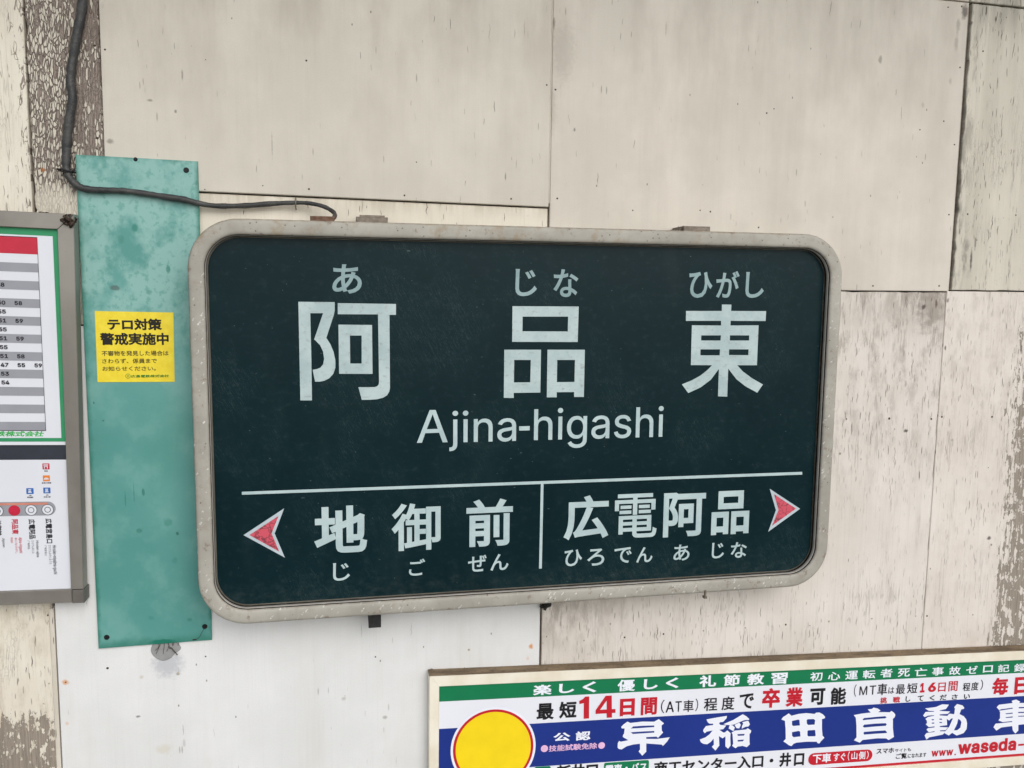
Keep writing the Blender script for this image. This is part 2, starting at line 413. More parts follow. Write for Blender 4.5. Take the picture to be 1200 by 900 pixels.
# ---------------------------------------------------------------- lettering engine
LATIN = json.loads('''{"-":[453,[[337,244,337,188,114,188,114,244]]],".":[188,[[95,-4,78,-1,63,9,53,24,50,41,53,59,63,73,78,83,95,87,113,83,128,73,138,59,141,41,138,24,128,9,113,-1]]],"0":[453,[[227,-7,174,1,130,24,95,62,69,113,53,178,48,254,53,330,69,395,95,447,130,484,174,508,227,516,279,508,323,484,358,447,384,395,400,330,405,254,400,178,384,113,359,62,323,24,279,1],[227,50,261,56,290,74,313,103,330,144,340,194,344,254,340,314,330,365,313,405,290,435,261,453,227,460,192,453,163,435,140,405,123,365,113,314,109,254,113,194,123,144,140,103,163,74,192,56]]],"1":[453,[[76,0,76,55,391,55,391,0],[276,509,276,0,212,0,212,448,209,448,86,358,86,427,198,509]]],"2":[453,[[64,0,64,47,234,229,282,282,311,327,320,371,317,397,308,419,293,436,273,449,224,460,196,457,172,447,153,433,139,413,130,390,127,362,66,362,71,405,86,442,111,473,143,496,182,511,225,516,268,511,306,497,337,474,361,445,376,411,381,372,371,318,336,259,267,180,153,60,153,57,389,57,389,0]]],"3":[453,[[218,-7,173,-3,133,10,98,30,70,57,52,91,44,132,109,132,115,107,126,87,144,71,165,59,219,50,275,61,297,74,315,93,325,116,329,145,326,172,316,196,299,217,275,234,242,244,201,248,157,248,157,299,288,448,288,452,70,452,70,509,372,509,372,461,211,278,211,289,264,288,308,276,344,253,371,222,387,186,393,145,387,103,370,66,344,36,309,12,266,-2]]],"4":[453,[[40,105,40,158,247,509,311,509,109,166,109,163,413,163,413,105],[282,0,282,121,282,146,282,318,343,318,343,0]]],"5":[453,[[221,-7,178,-2,140,11,108,32,83,60,66,93,60,130,122,130,127,108,138,89,173,60,221,50,250,53,276,64,298,82,314,104,324,131,328,162,324,193,314,221,297,244,275,262,248,273,218,277,167,268,128,246,67,253,96,509,366,509,366,452,151,452,134,301,136,301,178,325,229,334,263,330,294,321,321,306,345,285,364,260,379,231,388,199,391,163,385,117,369,76,343,41,309,15,268,-1]]],"6":[453,[[226,-7,182,-1,142,15,109,40,84,74,69,115,64,162,68,199,80,239,137,340,252,509,322,509,151,261,145,261,165,288,196,307,235,314,278,309,316,295,346,271,370,240,384,201,389,157,384,112,368,73,343,39,310,14,271,-2],[226,48,254,52,279,63,299,79,314,101,324,128,327,157,324,187,314,213,299,235,279,251,254,262,226,265,198,262,174,252,153,235,138,214,128,188,125,158,128,128,138,102,153,79,174,63,198,52]]],"7":[453,[[97,0,323,448,323,452,62,452,62,509,391,509,391,449,165,0]]],"8":[453,[[226,-7,178,-2,136,11,101,33,74,62,57,96,52,135,55,166,65,195,81,220,101,241,125,256,153,265,153,267,119,282,93,308,76,342,70,380,75,417,90,450,114,477,146,498,184,511,226,516,269,511,306,498,337,477,361,450,377,417,382,380,376,342,359,308,333,282,300,267,300,265,327,256,351,241,372,220,387,195,397,166,401,135,395,96,378,62,352,33,317,11,275,-2],[226,49,258,52,285,60,307,74,323,91,333,113,337,139,333,165,322,189,305,208,283,223,256,232,226,235,196,232,169,223,147,208,130,189,119,165,115,139,119,113,129,91,145,74,167,60,195,52],[226,290,274,300,293,313,307,330,316,351,319,376,316,399,308,420,294,437,275,449,226,460,177,449,159,437,145,420,136,399,133,376,136,351,145,330,159,313,178,300]]],"9":[453,[[226,516,271,510,310,494,343,468,368,434,384,393,389,347,385,309,373,270,315,168,200,0,130,0,301,248,307,248,287,221,257,202,218,195,175,199,137,214,106,237,83,269,68,307,64,352,69,397,85,436,110,469,143,494,182,510],[226,460,199,457,174,446,154,429,138,407,129,381,125,352,129,322,138,295,154,274,174,257,199,247,226,243,254,247,279,257,299,273,314,295,324,321,327,350,324,381,314,407,299,429,279,446,254,457]]],"A":[480,[[16,0,201,509,276,509,463,0,395,0,287,302,264,372,232,478,245,478,213,371,191,302,85,0],[110,142,110,199,370,199,370,142]]],"H":[517,[[60,0,60,509,125,509,125,289,392,289,392,509,457,509,457,0,392,0,392,232,125,232,125,0]]],"J":[396,[[185,-7,124,3,75,33,44,81,33,145,33,173,98,173,98,145,104,104,122,74,149,56,185,50,220,56,248,74,266,104,272,145,272,509,336,509,336,145,326,81,294,33,246,3]]],"M":[628,[[60,0,60,509,152,509,277,187,287,159,299,123,311,84,322,49,307,49,318,83,330,121,342,158,352,187,476,509,568,509,568,0,504,0,504,291,504,327,505,369,506,413,507,457,513,457,498,409,482,363,467,322,456,291,342,0,286,0,170,291,159,321,145,361,129,408,112,457,119,457,120,416,121,372,122,328,122,291,122,0]]],"R":[449,[[60,0,60,509,236,509,290,504,333,489,367,465,390,433,405,395,409,352,405,309,390,271,367,240,333,217,289,203,236,198,96,198,96,255,234,255,269,258,298,267,319,281,334,300,342,324,345,352,342,380,334,405,319,425,298,440,269,449,233,452,125,452,125,0],[353,0,230,229,303,229,428,0]]],"T":[449,[[32,452,32,509,417,509,417,452,257,452,257,0,193,0,193,452]]],"a":[389,[[160,-9,126,-5,94,5,68,22,48,45,35,73,30,108,34,138,43,161,58,179,78,193,125,211,178,220,234,227,265,235,273,243,276,255,276,257,267,297,240,322,196,331,149,322,118,301,100,274,41,291,57,322,79,346,104,364,133,375,194,384,239,379,286,360,306,343,322,320,333,290,337,251,337,0,277,0,277,52,272,52,252,25,215,1],[170,45,202,49,228,59,248,74,263,93,272,115,276,138,276,190,259,182,231,176,200,171,175,168,134,159,103,139,95,124,92,105,102,72,130,52]]],"c":[396,[[207,-8,159,-2,117,16,82,46,56,85,40,133,34,187,40,243,56,291,82,330,117,360,159,378,207,384,260,377,305,356,340,322,362,277,303,262,290,289,270,311,242,325,207,330,173,325,145,310,124,287,108,258,99,224,96,187,99,151,108,117,124,89,145,66,173,51,207,46,243,52,271,66,292,89,304,117,363,102,341,56,306,21,261,-1]]],"d":[424,[[195,-8,151,-2,111,16,79,45,55,84,39,133,34,189,39,245,55,293,79,332,112,361,151,378,196,384,228,381,253,373,287,346,306,319,311,319,311,509,372,509,372,0,313,0,313,59,307,59,287,31,252,4,227,-5],[205,47,236,51,263,65,284,86,299,115,309,150,312,189,309,229,300,263,284,291,263,312,237,325,205,330,172,325,145,311,124,290,108,261,99,227,96,189,99,151,109,117,124,88,145,66,172,51]]],"e":[404,[[212,-8,161,-2,117,16,82,46,56,85,40,132,34,187,39,242,55,290,81,329,115,359,157,378,205,384,266,374,294,361,319,341,341,315,357,282,368,242,371,194,371,169,75,169,75,221,338,221,310,202,307,237,298,269,283,294,263,314,237,326,205,330,173,326,146,313,125,294,109,270,99,241,96,211,96,178,100,139,110,106,128,80,151,61,179,50,212,46,254,53,285,73,306,105,365,91,353,63,335,39,311,19,283,4,249,-5]]],"g":[425,[[207,-151,168,-148,134,-140,82,-110,51,-69,101,-41,122,-66,154,-88,207,-97,249,-92,282,-75,304,-47,311,-6,311,68,306,68,287,41,252,16,227,8,195,5,152,10,113,27,80,53,55,90,39,136,34,191,39,246,55,293,80,332,112,361,152,378,196,384,228,382,253,373,288,346,308,319,313,319,313,379,372,379,372,-9,367,-54,350,-90,324,-117,291,-136,251,-147],[205,59,237,63,264,75,285,95,300,121,309,154,312,193,309,231,300,264,285,291,264,312,237,325,205,330,172,325,145,312,124,290,109,262,99,229,96,193,99,155,109,123,124,96,145,76,172,63]]],"h":[410,[[114,227,114,0,53,0,53,509,114,509,114,287,102,287,124,332,152,362,187,379,227,384,264,380,295,369,321,349,341,321,353,285,357,240,357,0,296,0,296,235,290,275,273,304,246,323,210,329,184,326,161,317,141,303,126,283,117,257]]],"i":[167,[[53,0,53,379,114,379,114,0],[84,443,67,446,54,455,44,468,41,483,44,499,54,512,67,521,84,524,100,521,114,512,123,499,126,483,123,468,114,455,100,446]]],"j":[167,[[53,379,114,379,114,-30,111,-63,102,-90,86,-113,65,-129,37,-139,4,-143,-10,-143,-10,-87,2,-87,25,-83,40,-72,50,-54,53,-29],[83,443,67,446,53,455,44,468,41,483,44,499,53,512,67,521,83,524,100,521,114,512,123,499,126,483,123,468,114,455,100,446]]],"m":[610,[[53,0,53,379,112,379,112,295,108,295,118,323,132,346,172,376,219,386,257,380,287,361,309,331,321,295,312,295,322,321,337,343,381,375,437,386,468,383,497,372,522,354,541,328,553,296,557,255,557,0,496,0,496,254,490,289,473,313,447,326,419,330,395,328,374,320,345,290,335,247,335,0,274,0,274,260,269,288,253,311,229,326,199,330,158,320,140,307,126,289,117,266,114,238,114,0]]],"n":[410,[[114,227,114,0,53,0,53,379,112,379,112,287,102,287,124,332,152,362,187,379,227,384,264,380,295,369,321,349,341,321,353,285,357,240,357,0,296,0,296,235,290,275,273,304,246,323,210,329,184,326,161,317,141,303,126,283,117,257]]],"o":[415,[[207,-8,159,-2,117,16,82,46,56,85,40,133,34,187,40,243,56,291,82,330,117,360,159,378,207,384,256,378,299,360,333,330,359,291,376,243,381,187,376,133,359,85,333,46,299,16,256,-2],[207,46,242,51,270,66,292,89,307,117,316,151,319,187,316,224,307,258,292,287,270,310,242,325,207,330,173,325,145,310,124,287,108,258,99,224,96,187,99,151,108,117,124,89,145,66,173,51]]],"r":[259,[[53,0,53,379,112,379,112,321,115,321,130,347,152,367,181,380,213,385,229,384,243,384,243,322,230,324,207,326,182,323,159,315,140,301,126,284,117,262,114,237,114,0]]],"s":[365,[[182,-8,145,-5,112,3,84,18,62,38,45,63,36,94,94,107,105,79,124,60,150,49,181,45,217,50,244,62,262,81,268,103,265,121,254,136,237,147,212,155,149,170,104,186,72,208,53,237,47,274,51,305,65,332,87,354,115,370,149,381,187,384,223,381,254,372,279,358,299,339,324,290,268,277,258,298,243,316,219,328,187,333,156,329,131,317,114,299,109,277,112,258,124,243,172,223,229,209,275,194,306,171,325,142,331,107,326,75,312,47,290,24,260,6,223,-5]]],"u":[410,[[182,-5,146,-1,115,11,89,31,69,59,57,95,53,139,53,379,114,379,114,144,119,105,137,75,164,56,200,50,226,53,249,62,268,77,283,97,293,122,296,153,296,379,357,379,357,0,298,0,298,92,307,92,286,47,257,17,222,0]]],"w":[567,[[138,0,23,379,87,379,133,214,154,137,175,41,165,41,186,135,206,214,252,379,316,379,362,214,382,136,402,41,391,41,413,135,434,214,480,379,545,379,429,0,368,0,319,172,305,225,291,280,277,338,291,338,277,280,263,225,248,172,199,0]]],"y":[389,[[47,-139,61,-86,71,-87,104,-89,130,-74,151,-36,163,-1,17,379,84,379,165,155,187,87,206,21,184,21,202,87,224,155,305,379,371,379,204,-58,177,-107,139,-136,91,-145,65,-143]]],"z":[380,[[42,0,42,46,254,320,254,323,48,323,48,379,333,379,333,331,126,60,126,56,339,56,339,0]]]}''')
_glyph = {}

def _tri_from_loops(loops):
    c = bpy.data.curves.new('g', 'CURVE')
    c.dimensions = '2D'; c.fill_mode = 'BOTH'
    for pts in loops:
        s = c.splines.new('POLY'); s.points.add(len(pts) - 1)
        for i, (x, y) in enumerate(pts):
            s.points[i].co = (x, y, 0, 1)
        s.use_cyclic_u = True
    return _curve_tris(c)

def _curve_tris(c):
    o = bpy.data.objects.new('g', c)
    me = o.to_mesh()
    me.calc_loop_triangles()
    V = [(v.co.x, v.co.y) for v in me.vertices]
    T = [tuple(t.vertices) for t in me.loop_triangles]
    o.to_mesh_clear()
    bpy.data.objects.remove(o); bpy.data.curves.remove(c)
    # merge doubles
    key = {}; mp = []; V2 = []
    for v in V:
        k = (round(v[0], 5), round(v[1], 5))
        if k not in key:
            key[k] = len(V2); V2.append(v)
        mp.append(key[k])
    T2 = []
    for t in T:
        t = tuple(mp[i] for i in t)
        if len(set(t)) == 3:
            a, b, d = (V2[i] for i in t)
            ar = (b[0] - a[0]) * (d[1] - a[1]) - (b[1] - a[1]) * (d[0] - a[0])
            if abs(ar) > 1e-9:
                T2.append(t if ar > 0 else t[::-1])
    return V2, T2

def _union(V, T):
    v2, e2, f2, ov, oe, of = delaunay_2d_cdt([Vector(v) for v in V], [], T, 0, 1e-6)
    return [tuple(v) for v in v2], [tuple(f) for f, o in zip(f2, of) if o]

def _embolden(V, T, d):
    """grow the outline by d (mitred), then dissolve the overlaps"""
    cnt = {}
    for t in T:
        for a, b in ((t[0], t[1]), (t[1], t[2]), (t[2], t[0])):
            cnt[(a, b)] = cnt.get((a, b), 0) + 1
    bd = [(a, b) for (a, b) in cnt if (b, a) not in cnt]
    nxt = {}; prv = {}
    for a, b in bd:
        nxt.setdefault(a, []).append(b); prv.setdefault(b, []).append(a)
    V0, T0 = V, T
    V = list(V); T = list(T)
    def nrm(a, b):
        dx, dy = V[b][0] - V[a][0], V[b][1] - V[a][1]
        l = math.hypot(dx, dy) or 1e-9
        return dy / l, -dx / l            # outward for a CCW fill
    def add(*idx):
        for k in range(1, len(idx) - 1):
            t = (idx[0], idx[k], idx[k + 1])
            p, q, r = (V[i] for i in t)
            ar = (q[0] - p[0]) * (r[1] - p[1]) - (q[1] - p[1]) * (r[0] - p[0])
            if abs(ar) > 1e-10:
                T.append(t if ar > 0 else t[::-1])
    def P(x, y):
        V.append((x, y)); return len(V) - 1
    for a, b in bd:
        nx, ny = nrm(a, b)
        add(a, P(V[a][0] + nx * d, V[a][1] + ny * d), P(V[b][0] + nx * d, V[b][1] + ny * d), b)
    for v in list(nxt):
        if v not in prv:
            continue
        n1 = nrm(prv[v][0], v); n2 = nrm(v, nxt[v][0])
        if n1[0] * n2[1] - n1[1] * n2[0] <= 0.02:      # concave or straight: nothing to close
            continue
        mx, my = n1[0] + n2[0], n1[1] + n2[1]
        l2 = mx * mx + my * my
        x, y = V[v]
        if l2 > 0.8:
            k = 2.0 / l2
            add(v, P(x + n1[0] * d, y + n1[1] * d), P(x + mx * k * d, y + my * k * d), P(x + n2[0] * d, y + n2[1] * d))
        else:
            k = 1.3 / max(math.sqrt(l2), .05)
            add(v, P(x + n1[0] * d, y + n1[1] * d), P(x + mx * k * d, y + my * k * d), P(x + n2[0] * d, y + n2[1] * d))
    def area(v, t):
        return sum(abs((v[b][0] - v[a][0]) * (v[c][1] - v[a][1]) - (v[b][1] - v[a][1]) * (v[c][0] - v[a][0])) for a, b, c in t) / 2
    per = sum(math.hypot(V[a][0] - V[b][0], V[a][1] - V[b][1]) for a, b in bd)
    a0 = area(V, T0)
    good = None
    for k, eps in enumerate((1e-6, 1e-7, 1e-5, 1e-4, 2e-4)):
        jit = 0.0 if k < 1 else 3e-5
        VV = [(x + random.uniform(-jit, jit), y + random.uniform(-jit, jit)) for x, y in V]
        v2, t2 = _union(VV, T)
        ar = area(v2, t2)
        if a0 + 0.45 * per * d < ar < a0 + 1.15 * per * d:
            return v2, t2
    print('embolden fallback', a0, per * d, ar)
    return V0, T0

def glyph(ch, bold):
    k = (ch, round(bold, 4))
    if k in _glyph:
        return _glyph[k]
    if ch in LATIN:
        adv, loops = LATIN[ch]
        adv /= 1000.0
        if ch == '-': adv = 0.30
        V, T = _tri_from_loops([[(l[i] / 1000, l[i + 1] / 1000) for i in range(0, len(l), 2)] for l in loops])
    else:
        c = bpy.data.curves.new('t', 'FONT')
        c.body = ch; c.resolution_u = 4
        V, T = _curve_tris(c)
        adv = 0.5 if ch == ' ' else 1.0
    if bold > 0 and T:
        V, T = _embolden(V, T, bold)
    _glyph[k] = (V, T, adv)
    return _glyph[k]

def string_mesh(txt, bold=0.0, track=0.0):
    V = []; T = []; x = 0.0
    for ch in txt:
        gv, gt, adv = glyph(ch, bold)
        o = len(V)
        V += [(a + x, b) for a, b in gv]
        T += [tuple(i + o for i in t) for t in gt]
        x += adv + track
    return V, T

def place(V, T, fr, bl, tr, rot=False, slant=0.0, d=0.0):
    """ink box -> the box between two corners on a board"""
    if slant:
        V = [(x + y * slant, y) for x, y in V]
    used = {i for t in T for i in t}
    xs = [V[i][0] for i in used]; ys = [V[i][1] for i in used]
    x0, x1, y0, y1 = min(xs), max(xs), min(ys), max(ys)
    u0, w0 = fr.uw(*bl, d); u1, w1 = fr.uw(*tr, d)
    out = []
    for x, y in V:
        a = (x - x0) / (x1 - x0 or 1); b = (y - y0) / (y1 - y0 or 1)
        if rot:      # text runs downwards, its top to the right
            out.append((u0 + b * (u1 - u0), w1 + a * (w0 - w1)))
        else:
            out.append((u0 + a * (u1 - u0), w0 + b * (w1 - w0)))
    return out, T

def flat(name, fr, V, T, d, mat, parent):
    return mesh(name, [fr.p3(u, w_, d) for u, w_ in V], [t[::-1] for t in T], mat, parent)

def lettering(fr, segs, d, mat, parent, name='lettering', label=None):
    """one line of print = one part; segs = (text, bottom-left px, top-right px, weight[, rot, slant])"""
    ob = None
    for sg in segs:
        txt, bl, tr, bold = sg[:4]
        rot = sg[4] if len(sg) > 4 else False
        sl = sg[5] if len(sg) > 5 else 0.0
        track = sg[6] if len(sg) > 6 else 0.0
        gv, gt = string_mesh(txt, bold, track)
        gv, gt = place(gv, gt, fr, bl, tr, rot, sl, d)
        ob = flat('character' if len(txt) == 1 else name, fr, gv, gt, d, mat, parent)
    if label:
        ob['label'] = label
    return ob

def traced(fr, shapes, d, mat, parent, name='lettering'):
    """shapes: list of glyph shapes, each a list of loops in photograph pixels (outline first, then holes); overlaps merged"""
    V = []; T = []
    for group in shapes:
        gv = []; gt = []
        for loops in group:
            a, b = _tri_from_loops([[fr.uw(px, py, d) for px, py in lp] for lp in loops])
            o = len(gv); gv += a; gt += [tuple(i + o for i in t) for t in b]
        if len(group) > 1:
            gv, gt = _union(gv, gt)
        o = len(V); V += gv; T += [tuple(i + o for i in t) for t in gt]
    return flat(name, fr, V, T, d, mat, parent)

def curve(pts, sub=4):
    """closed loop through the points, rounded"""
    n = len(pts); out = []
    for i in range(n):
        p0, p1, p2, p3 = pts[i - 1], pts[i], pts[(i + 1) % n], pts[(i + 2) % n]
        for k in range(sub):
            t = k / sub
            out.append(tuple(0.5 * ((2 * b) + (c - a) * t + (2 * a - 5 * b + 4 * c - e) * t * t + (-a + 3 * b - 3 * c + e) * t ** 3)
                             for a, b, c, e in zip(p0, p1, p2, p3)))
    return out

def rect_uw(name, fr, u0, w0, u1, w1, d, mat, parent, r=0.0):
    pts = [(u0, w0), (u1, w0), (u1, w1), (u0, w1)] if r <= 0 else rr(u0, u1, w0, w1, r, 8)
    return mesh(name, [fr.p3(u, w_, d) for u, w_ in pts], [tuple(range(len(pts)))[::-1]] if True else [], mat, parent)

def rect_px(name, fr, bl, tr, d, mat, parent, r=0.0):
    u0, w0 = fr.uw(*bl, d); u1, w1 = fr.uw(*tr, d)
    return rect_uw(name, fr, u0, w0, u1, w1, d, mat, parent, r)

def disc(name, fr, cpx, rad, d, mat, parent, inner=0.0, n=48, clip=None):
    u0, w0 = fr.uw(*cpx, d)
    P = [(u0 + rad * math.cos(2 * math.pi * k / n), w0 + rad * math.sin(2 * math.pi * k / n)) for k in range(n)]
    if clip is not None:
        P = [(u, max(w_, clip)) for u, w_ in P]
    V = [fr.p3(u, w_, d) for u, w_ in P]
    if inner <= 0:
        return mesh(name, V, [tuple(range(n))[::-1]], mat, parent)
    Q = [(u0 + inner * math.cos(2 * math.pi * k / n), w0 + inner * math.sin(2 * math.pi * k / n)) for k in range(n)]
    V += [fr.p3(u, w_, d) for u, w_ in Q]
    return mesh(name, V, [(k, n + k, n + (k + 1) % n, (k + 1) % n) for k in range(n)], mat, parent)

# ================================================================ setting: platform and added unseen roof
conc = plain('concrete', S(150, 148, 144), 0.85, 0.2, 0, 0.15, 6.0)
ballast_m = plain('ground', S(124, 124, 120), 0.9, 0.2, 0, 0.2, 3.0)
roofm = plain('roof', S(192, 190, 186), 0.7, 0.3, 0, 0.1, 5.0)
def block(name, x0, x1, y0, y1, z0, z1, mat):
    V = [(x, y, z) for x in (x0, x1) for y in (y0, y1) for z in (z0, z1)]
    Fc = [(0, 1, 3, 2), (4, 6, 7, 5), (0, 4, 5, 1), (2, 3, 7, 6), (0, 2, 6, 4), (1, 5, 7, 3)]
    o = mesh(name, V, Fc, mat)
    o['kind'] = 'structure'
    return o
block('ground', -300, 300, -300, 300, -1.2, -1.0, ballast_m)
block('platform', -9, 9, -2.9, 0.25, -1.0, 0.0, conc)
block('unseen_canopy_roof', -5, 5, -0.60, 0.3, 3.02, 3.10, roofm)  # out of view, added and sized to shade the upper wall

# ================================================================ the wall
wall = thing('station_wall', 'weathered cream painted board wall of the platform shelter, behind all the signs', 'wall', (0, 0, 0))
dark = plain('dark_gap', S(52, 46, 42), 0.9, 0.1)
b = mesh('backing', [(-3, .012, 0), (3, .012, 0), (3, .012, 3.02), (-3, .012, 3.02), (-3, .1, 0), (3, .1, 0), (3, .1, 3.02), (-3, .1, 3.02)],
         [(0, 1, 2, 3), (5, 4, 7, 6), (4, 0, 3, 7), (1, 5, 6, 2), (3, 2, 6, 7), (4, 5, 1, 0)], dark, wall)

def grime_top(z1, depth, amt, nx=14.0):
    def f(m):
        n = m.noise(m.vec(nx * 3, 4), 1.0, 4, 0.6)
        t = m.sm(m.z, z1 - depth, z1, 0, 1)
        return m.math('MULTIPLY', m.math('MULTIPLY', t, m.sm(n, 0.35, 0.62)), amt, clamp=True)
    return f
RUST = S(176, 112, 62); SMUDGE = S(128, 120, 108); DK = S(70, 62, 56)
def ps(px, py, rx, rz, c, k):
    x, z = at(px, py, -0.002)
    return (x, z, rx, rz, c, k)

def upper_grime(m):
    a = m.sm(m.noise(m.vec(11, 3.2), 1.0, 5, 0.6), 0.40, 0.68)
    t = m.sm(m.z, 2.2, 2.6, 0.35, 1.0)
    return m.math('MULTIPLY', m.math('MULTIPLY', a, t), 0.45, clamp=True)

paintA = paint('paint_upper_left', S(206, 200, 187), S(219, 213, 199), 0.18, crack=0.0, lines=0.07, line_amt=0.6, specks=0.10, seed=1,
               grime_fn=upper_grime, grime=S(164, 154, 140), rough=0.58, relief=0.5,
               spots=[ps(130, 166, .008, .006, SMUDGE, .7), ps(176, 118, .006, .003, DK, .5), ps(214, 88, .002, .012, DK, .5),
                      ps(206, 131, .003, .004, DK, .6), ps(592, 207, .002, .009, DK, .6), ps(319, 170, .0012, .03, DK, .4)])
paintB = paint('paint_upper_right', S(208, 201, 188), S(224, 216, 203), 0.2, crack=0.0, lines=0.07, line_amt=0.6, specks=0.16, seed=2,
               grime_fn=upper_grime, grime=S(174, 163, 149), rough=0.58, relief=0.5,
               spots=[ps(1031, 70, .006, .011, SMUDGE, .6), ps(1113, 95, .005, .009, SMUDGE, .35), ps(1081, 123, .004, .008, SMUDGE, .3),
                      ps(1120, 50, .006, .022, SMUDGE, .4), ps(673, 152, .003, .005, DK, .6), ps(649, 28, .003, .014, DK, .5),
                      ps(780, 34, .0015, .016, DK, .4), ps(660, 60, .03, .07, SMUDGE, .22), ps(642, 130, .02, .06, SMUDGE, .25),
                      ps(1130, 14, .011, .020, DK, .75), ps(1122, 30, .006, .02, DK, .35)])
paintC = paint('paint_strip', S(222, 213, 196), S(234, 226, 210), 0.3, crack=0.0, lines=0.35, specks=0.05, seed=3,
               grime_fn=grime_top(2.147, 0.035, 0.35), grime=S(150, 135, 110), relief=0.5)
def d_grime(m):
    a = grime_top(2.585, 0.10, 0.55)(m)
    n = m.noise(m.vec(60, 14), 1.0, 5, 0.7)
    e = m.mul(m.sm(m.x, 0.955, 0.918, 0, 0.75), m.sm(n, 0.42, 0.62))
    c = m.mul(m.spot(0.935, 2.08, 0.03, 0.09, 0.9, 0.5, 60.0), m.sm(n, 0.45, 0.6), 0.8)
    return m.math('MAXIMUM', m.math('MAXIMUM', a, e), c)
paintD = paint('paint_flaking_greenish', S(198, 192, 177), S(217, 211, 196), 0.5, crack=0.4, lines=0.7, cell=(190, 26), seed=4,
               flake=-0.6, specks=0.12, grime_fn=d_grime, grime=S(138, 134, 122),
               spots=[ps(1156, 12, .003, .016, DK, .9), ps(1167, 22, .003, .007, DK, .8), ps(1138, 24, .002, .006, DK, .7),
                      ps(1138, 305, .004, .03, DK, .8), ps(1143, 285, .003, .02, DK, .6)])
def e_grime(m):
    n = m.noise(m.vec(48, 15), 1.0, 5, 0.7)
    t = m.sm(m.z, 1.88, 1.995, 0, 1)
    a = m.math('MULTIPLY', t, m.sm(n, 0.34, 0.60))
    k = m.sm(m.x, 0.72, 0.90, 0.45, 1.0)
    c = m.mul(m.spot(0.875, 1.96, 0.06, 0.075, 0.8, 0.5, 60.0), 0.8)
    low = m.mul(m.sm(m.z, 1.20, 1.37, 0, 1), m.sm(m.x, 0.06, 0.30, 1, 0), m.sm(n, 0.36, 0.66), 0.7, m.sm(m.z, 1.5, 1.6, 1, 0))
    mid = m.mul(m.sm(m.noise(m.vec(30, 12), 1.0, 5, 0.7), 0.46, 0.66), m.sm(m.z, 1.4, 1.95, 0, 0.55))
    return m.math('MAXIMUM', m.math('MAXIMUM', m.mul(a, k), c), m.math('MAXIMUM', low, mid))
paintE = paint('paint_cracked_middle', S(216, 208, 198), S(230, 223, 214), 0.3, crack=0.2, lines=1.0, line_amt=0.75, line_col=S(112, 100, 90), cell=(200, 24), seed=5, crack_fn=lambda m: m.math('MAXIMUM', m.sm(m.z, 1.50, 1.78, 0.45, 1.0), m.sm(m.z, 1.42, 1.32, 0.0, 0.9)),
               grime_fn=e_grime, grime=S(148, 138, 127), specks=0.05, crack_w=0.04,
               spots=[ps(1062, 505, .007, .005, DK, .9), ps(1081, 528, .0012, .014, DK, .9), ps(1078, 557, .0012, .014, DK, .9),
                      ps(1083, 360, .006, .007, DK, .85), ps(1098, 356, .004, .012, S(96, 70, 56), .8), ps(985, 532, .004, .004, DK, .6),
                      ps(995, 657, .0013, .006, DK, .7), ps(1049, 503, .002, .003, DK, .6)])
def f_flake(m):
    # the strip of bare weathered board at the right
    n = m.noise(m.vec(14, 8), 1.0, 4, 0.65)
    e = m.add(m.x, m.mul(m.math('SUBTRACT', n, 0.5), 0.10))
    a = m.sm(e, 1.07, 1.115, 0, 1.6)
    t = m.sm(m.z, 1.72, 1.92, 1, 0.25)
    hole = m.sm(m.noise(m.vec(60, 42), 1.0, 3, 0.6), 0.50, 0.60, 1, 0.35)
    return m.mul(a, t, hole)
def f_grime(m):
    n = m.noise(m.vec(40, 16), 1.0, 5, 0.7)
    return m.mul(m.sm(n, 0.44, 0.68), m.sm(m.z, 1.5, 2.0, 0.15, 0.38))
paintF = paint('paint_flaking_right', S(220, 210, 199), S(232, 224, 215), 0.3, crack=0.2, lines=0.95, line_amt=0.75, line_col=S(114, 102, 92), cell=(200, 22), seed=6, znoise=(64, 44), crack_fn=lambda m: m.sm(m.z, 1.25, 1.7, 0.5, 1.0),
               grime_fn=f_grime, grime=S(168, 156, 143), specks=0.06, flake_fn=f_flake, under=S(162, 152, 139), under2=S(136, 126, 114),
               spots=[ps(1160, 631, .007, .006, DK, .85), ps(1163, 639, .003, .004, DK, .8), ps(1117, 516, .005, .004, SMUDGE, .5),
                      ps(1109, 408, .003, .006, DK, .8), ps(1112, 352, .004, .007, DK, .7), ps(1198, 410, .004, .012, S(80, 72, 68), .8)])
def g_flake(m):
    t = m.sm(m.add(m.z, m.mul(m.math('SUBTRACT', m.noise(m.vec(90, 10), 1.0, 3), 0.5), 0.05)), 2.143, 2.158, 0.10, 1.0)
    k = m.sm(m.x, -0.80, -0.77, 0.66, 1.6)
    k2 = m.sm(m.x, -0.852, -0.82, 0.95, 1.0)
    return m.mul(t, k, k2)
paintG = paint('paint_peeling_post', S(206, 198, 182), S(222, 215, 198), 0.3, crack=1.4, crack_w=0.12, lines=0.9, cell=(270, 76), seed=7, zamp=1.4, crack_fn=lambda m: m.sm(m.z, 2.13, 2.17, 0.25, 1.0),
               flake_fn=g_flake, under=S(158, 145, 134), under2=S(126, 113, 104), relief=1.0,
               spots=[ps(50, 199, .006, .005, RUST, .95)])
def h0_flake(m):
    n = m.noise(m.vec(70, 34), 1.0, 6, 0.7)
    e = m.add(m.z, m.mul(m.math('SUBTRACT', n, 0.5), 0.20))
    lo = m.sm(e, 1.19, 1.235, 1.75, 0.0)
    hi = m.mul(m.sm(m.x, -0.885, -0.860, 0, 0.42), m.sm(m.z, 2.1, 2.13, 0, 1))
    return m.math('MAXIMUM', lo, hi)
